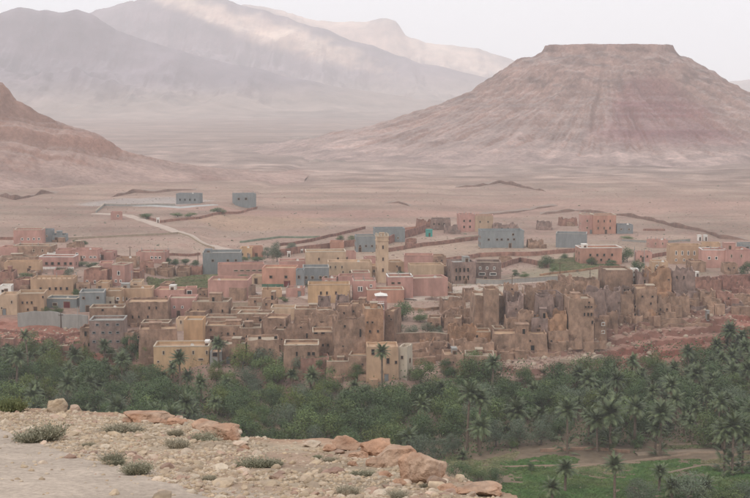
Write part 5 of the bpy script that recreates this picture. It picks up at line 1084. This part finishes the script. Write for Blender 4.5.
def boulder(px, py, wpx, hpx, m, label, seed, name='boulder', dpx=None, cat='rock', sink=.25, sub=4, rough=.16):
    q = hit_hill(px, py)
    if q is None: return
    X, Y, Z = q; s = 1400. / Y; w_ = wpx / s / 2 * 1.18; h_ = hpx / s / 2 * 1.12
    me = rock_mesh(name, seed, m, sub, 15, rough, 1.0); link_me = me
    t = thing(name, label, cat, (X, Y + w_ * .4, Z + h_ * (1 - sink * 2) * .8), rnd.uniform(0, .5), None, me); t.scale = (w_, (dpx / s / 2 if dpx else w_ * .9), h_ / .8)
boulder(57, 412, 23, 15, TS, 'big rounded tan boulder at the far edge of the stony slope, left', 3); boulder(75, 412, 13, 9, PS, 'smaller pale stone block beside the big tan boulder', 5)
boulder(421, 483, 46, 40, OS, 'large orange-brown boulder at the right end of the slope edge', 8); boulder(396, 466, 52, 28, OS, 'low orange outcrop left of the large orange-brown boulder', 9)
boulder(378, 455, 36, 17, OS, 'small orange outcrop on the edge behind the low one', 10); boulder(345, 451, 40, 14, OS, 'orange-pink outcrop on the skyline of the stony slope, centre', 12); boulder(437, 488, 22, 14, RS, 'dark reddish rock at the right foot of the large orange-brown boulder', 14, sub=3)
boulder(219, 438, 40, 15, OS, 'long orange outcrop on the slope edge, left of centre', 16); boulder(205, 432, 34, 12, OS, 'orange ledge behind the long orange outcrop', 17); boulder(145, 422, 50, 11, OS, 'low orange-pink ledge on the slope edge at left', 18); boulder(175, 425, 24, 7, OS, 'thin orange ledge between the two longer ones', 19)
boulder(478, 495, 44, 13, OS, 'pale orange rock at the bottom edge right of the boulder', 21); boulder(240, 446, 14, 7, PS, 'pale pink slab where the slope edge dips', 22); boulder(312, 447, 22, 6, PS, 'pale flat slab on the skyline left of the centre outcrop', 23); boulder(640, 505, 10, 6, PS, 'pale stone at the very bottom right of centre', 24)
boulder(4, 426, 12, 9, PS, 'pale stone at the far left edge of the slope', 25)
for k_, (px, py, w_, h_, lab) in enumerate([(360, 458, 20, 8, 'broken orange slab between the skyline outcrops, upper'), (372, 466, 18, 9, 'broken orange slab below the small orange outcrop'), (408, 455, 22, 12, 'orange block leaning on the back of the low outcrop'), (384, 478, 16, 8, 'orange fragment at the left foot of the large boulder'), (400, 486, 14, 7, 'lower orange fragment left of the large boulder'), (330, 452, 20, 7, 'thin orange slab at the left end of the centre outcrop'), (448, 492, 18, 8, 'orange slab sloping down right of the large boulder'), (462, 494, 16, 7, 'small orange block before the pale orange rock'),
        (232, 441, 16, 10, 'orange block at the right end of the long outcrop'), (196, 438, 20, 7, 'flat orange slab before the orange ledge'), (160, 424, 20, 6, 'flat orange slab on the left ledge'), (128, 422, 20, 5, 'pinkish slab at the left end of the ledges'), (245, 450, 10, 6, 'orange fragment where the slope edge dips'), (418, 462, 16, 8, 'orange shard on top behind the large boulder'), (352, 466, 12, 6, 'orange fragment alone in the pink dirt'), (436, 478, 12, 9, 'orange shard at the right shoulder of the large boulder')]):
    boulder(px, py, w_, h_, OS, lab, 60 + k_, sub=3, rough=.22)
STN = [rock_mesh('stone', 500 + i, [TS, PS, RS, TS, PS, TS][i], 2, 7, .2, .62, (1, .8 + .2 * (i % 3), 1)) for i in range(6)]
rs = random.Random(77); cand = []
for _ in range(75000):
    x = rs.uniform(-14, 3.5); y = rs.uniform(17, 44)
    if y > float(np.interp(x, EX, EY)) - .15: continue
    px = 375 + 1400 * x / y
    if px < -20 or px > 560: continue
    dens = .025 if in_track(x, y) else (1.0 if mnoise.noise(Vector((x * .35, y * .25, 9))) > -.22 else .3)
    if abs(y - float(np.interp(x, [-16, -9.3, -6.0, -2.7, 1.5], [42, 34.8, 27.8, 21.4, 15]))) < 1.0 : dens = max(dens, .8)
    if x > -2.2 and y > 23.5: dens *= .3
    dens *= .55 + .9 * max(0, min(1, .5 + 1.6 * mnoise.noise(Vector((x * .9, y * .6, 2)))))
    if float(np.interp(x, EX, EY)) - y < 1.6: dens *= .45
    if rs.random() < dens * .95: cand.append((x, y, min(.17, .02 * math.exp(abs(rs.gauss(0, .68))))))
cand.sort(key=lambda c: -c[2] / c[1]); cand = cand[:33000]
A = np.array(cand); G = hill(A[:, 0], A[:, 1])
ZN = [(0, 110, 'lower left beside the dirt track'), (110, 190, 'left middle behind the scrub pair'), (190, 260, 'centre left'), (260, 330, 'centre, before the low grey bush'), (330, 400, 'centre right'), (400, 600, 'right below the orange boulder')]
for i, ((x, y, r_), g) in enumerate(zip(cand[:290], G[:290])):
    px = 375 + 1400 * x / y; z = next((z for a, b_, z in ZN if a <= px < b_), ZN[0][2])
    t = thing('stone', 'angular loose stone among the rubble of the slope, ' + z, 'stone', (x, y, g + r_ * .1), rs.uniform(0, 6.3), 'loose stones on the slope, ' + z, STN[i % 6]); t.scale = (r_ * rs.uniform(.8, 1.3), r_, r_ * rs.uniform(.7, 1.1)); t.rotation_euler = (rs.uniform(-.3, .3), rs.uniform(-.3, .3), rs.uniform(0, 6.3))
tmpl = [rock_mesh('t', 700 + i, TS, 1, 6, .25, .62) for i in range(6)]
def scatter(items, gs, mats, name):
    V = []; F = []; MI = []; n0 = 0; tv = []; tf = []
    for t in tmpl:
        a = np.zeros(len(t.vertices) * 3); t.vertices.foreach_get('co', a); tv.append(a.reshape(-1, 3)); b_ = np.zeros(len(t.polygons) * 3, int); t.polygons.foreach_get('vertices', b_); tf.append(b_.reshape(-1, 3))
    for (x, y, r_), g in zip(items, gs):
        k = rs.randrange(6); e = Matrix.Rotation(rs.uniform(0, 6.28), 3, 'Z') @ Matrix.Rotation(rs.uniform(-.5, .5), 3, 'X'); M_ = np.array(e) * r_
        V.append(tv[k] @ M_.T + np.array([x, y, g + r_ * .05])); F.append(tf[k] + n0); MI += [rs.choices(range(len(mats)), [7, 4, .6][:len(mats)])[0]] * len(tf[k]); n0 += len(tv[k])
    V = np.concatenate(V); F = np.concatenate(F); o = link(name, mesh(name, V, F, mats, mi=MI)); o['kind'] = 'stuff'; return o
TS2 = mat('rubble_tan', (.38, .285, .195), .92, .45, 3.2, bump=.3, bscale=20, bdist=.02); PS2 = mat('rubble_pale', (.45, .36, .27), .92, .3, 3.2, bump=.3, bscale=20, bdist=.02); RS2 = mat('rubble_reddish', (.33, .22, .165), .92, .35, 3.2, bump=.3, bscale=20, bdist=.02)
scatter(cand[290:], G[290:], [TS2, PS2, RS2], 'rubble')
# rubble and fallen earth in the old quarter and on the cliff
items = []
for _ in range(9000):
    px = rs.uniform(430, 770); py = rs.uniform(285, 372); 
    if px > 640 and py > 350: continue
    items.append((px, py))
D_ = []
for px, py in items[:6500]:
    X, Y, Z = fast_hit(px, py); D_.append((X, Y, min(1.3, .2 * math.exp(abs(rs.gauss(0, .75))))))
for _ in range(1500):
    X, Y, Z = fast_hit(rs.uniform(-5, 110), rs.uniform(328, 365)); D_.append((X, Y, min(1.0, .18 * math.exp(abs(rs.gauss(0, .7))))))
for _ in range(1500):
    X, Y, Z = fast_hit(rs.uniform(200, 440), rs.uniform(300, 378)); D_.append((X, Y, min(.8, .15 * math.exp(abs(rs.gauss(0, .7))))))
D2 = np.array(D_); scatter(D_, ground(D2[:, 0], D2[:, 1]), [mat('clay_rubble', (.26, .175, .13), .95, .4, .5, bump=0), mat('pale_rubble', (.36, .28, .21), .95, .3, .5, bump=0), mat('red_rubble', (.24, .13, .095), .95, .3, .5, bump=0)], 'fallen_rubble')
# pebbly scatter of scrub and stones on the plain
D_ = []
for _ in range(5000):
    px = rs.uniform(-10, 760); py = rs.uniform(186, 300); X, Y, Z = fast_hit(px, py); D_.append((X, Y, min(1.3, .2 * math.exp(abs(rs.gauss(0, .6))))))
D2 = np.array(D_); scatter(D_, ground(D2[:, 0], D2[:, 1]), [mat('plain_clod', (.27, .19, .15), .95, .3, .1, bump=0), mat('plain_scrub', (.15, .14, .10), .95, .3, .1, bump=0)], 'plain_scrub')
# scrub bushes
SG = leafmat('scrub_leaf', (.21, .20, .135), (.32, .295, .215), .1, .85, .15); SG2 = leafmat('dry_scrub_leaf', (.25, .22, .155), (.36, .315, .235), .1, .9, .15); SG3 = leafmat('green_scrub_leaf', (.15, .165, .075), (.26, .27, .13), .1, .85, .15)
def scrub_mesh(seed, m, n=1500, tall=.8):
    lob = [(random.Random(seed * 5 + q).uniform(-.5, .5), random.Random(seed * 9 + q).uniform(-.4, .4), random.Random(seed * 3 + q).uniform(.45, 1)) for q in range(5)]
    r_ = random.Random(seed); v = []; f = []
    for _ in range(n):
        a = r_.uniform(0, 6.28); q = math.sqrt(r_.random()) * .35; b = Vector((math.cos(a) * q, math.sin(a) * q, -.02)); d = Vector((math.cos(a) * q * 2.2 + r_.gauss(0, .25), math.sin(a) * q * 2.2 + r_.gauss(0, .25), r_.uniform(.35, 1) * tall)); lo = r_.choice(lob); b += Vector((lo[0], lo[1], 0)); L = lo[2] * r_.uniform(.5, 1) * (1 + .35 * mnoise.noise(Vector((math.cos(a) * 2, math.sin(a) * 2, seed))))
        for t0 in (.35, .65, .95):
            p = b + d * L * t0; w_ = Vector((r_.gauss(0, 1), r_.gauss(0, 1), r_.gauss(0, .6))).normalized() * r_.uniform(.02, .05); u = (d.normalized() + Vector((r_.gauss(0, .5), r_.gauss(0, .5), r_.gauss(0, .3)))).normalized() * r_.uniform(.06, .14); k = len(v)
            v += [p, p + w_ + u * .4, p + u, p - w_ + u * .5]; f.append((k, k + 1, k + 2, k + 3))
        k = len(v); sd_ = Vector((-d.y, d.x, 0)).normalized() * .006 if (d.x or d.y) else Vector((.006, 0, 0)); v += [b - sd_, b + sd_, b + d * L]; f.append((k, k + 1, k + 2))
    return mesh('scrub_bush', v, f, m)
SCR = [scrub_mesh(i, m) for i, m in enumerate((SG, SG, SG2, SG3))]
for i, (px, py, w_, h_, k, lab) in enumerate([(38, 441, 36, 22, 0, 'largest grey-green scrub bush beside the dirt track, left'), (114, 464, 24, 13, 0, 'left bush of the scrub pair by the track'), (136, 474, 28, 18, 1, 'right and bigger bush of the scrub pair by the track'),
        (120, 432, 34, 8, 2, 'flat dry bush near the orange-pink ledge'), (176, 436, 14, 9, 2, 'small dry bush below the thin orange ledge'), (180, 448, 22, 14, 2, 'dry bush in the rubble below the orange ledges'), (206, 441, 24, 10, 0, 'grey-green bush in front of the long orange outcrop'), (262, 467, 32, 13, 0, 'dark grey-green bush in the centre of the rubble'),
        (330, 462, 14, 7, 2, 'small bush right of centre below the skyline outcrop'), (362, 476, 18, 9, 0, 'bush left of the large orange-brown boulder'), (350, 494, 20, 12, 2, 'dry bush at the bottom edge, centre'), (10, 412, 26, 22, 3, 'green bush growing behind the slope edge at far left'),
        (395, 498, 22, 10, 2, 'pale dry bush at the bottom edge right of centre'), (318, 459, 10, 6, 0, 'tiny bush beside the small one below the skyline'), (210, 480, 14, 6, 2, 'tiny dry tuft in the middle of the rubble'), (428, 488, 12, 6, 2, 'tiny dry tuft under the large orange-brown boulder'), (88, 446, 12, 5, 2, 'tiny dry tuft above the scrub pair')]):
    q = hit_hill(px, py)
    if q is None: continue
    X, Y, Z = q; s = 1400. / Y; t = thing('scrub_bush', lab, 'bush', (X, Y, Z), i * 1.3, 'scrub bushes on the stony slope', SCR[k]); t.scale = (w_ / s / 1.6, w_ / s / 1.6, h_ / s / .85)
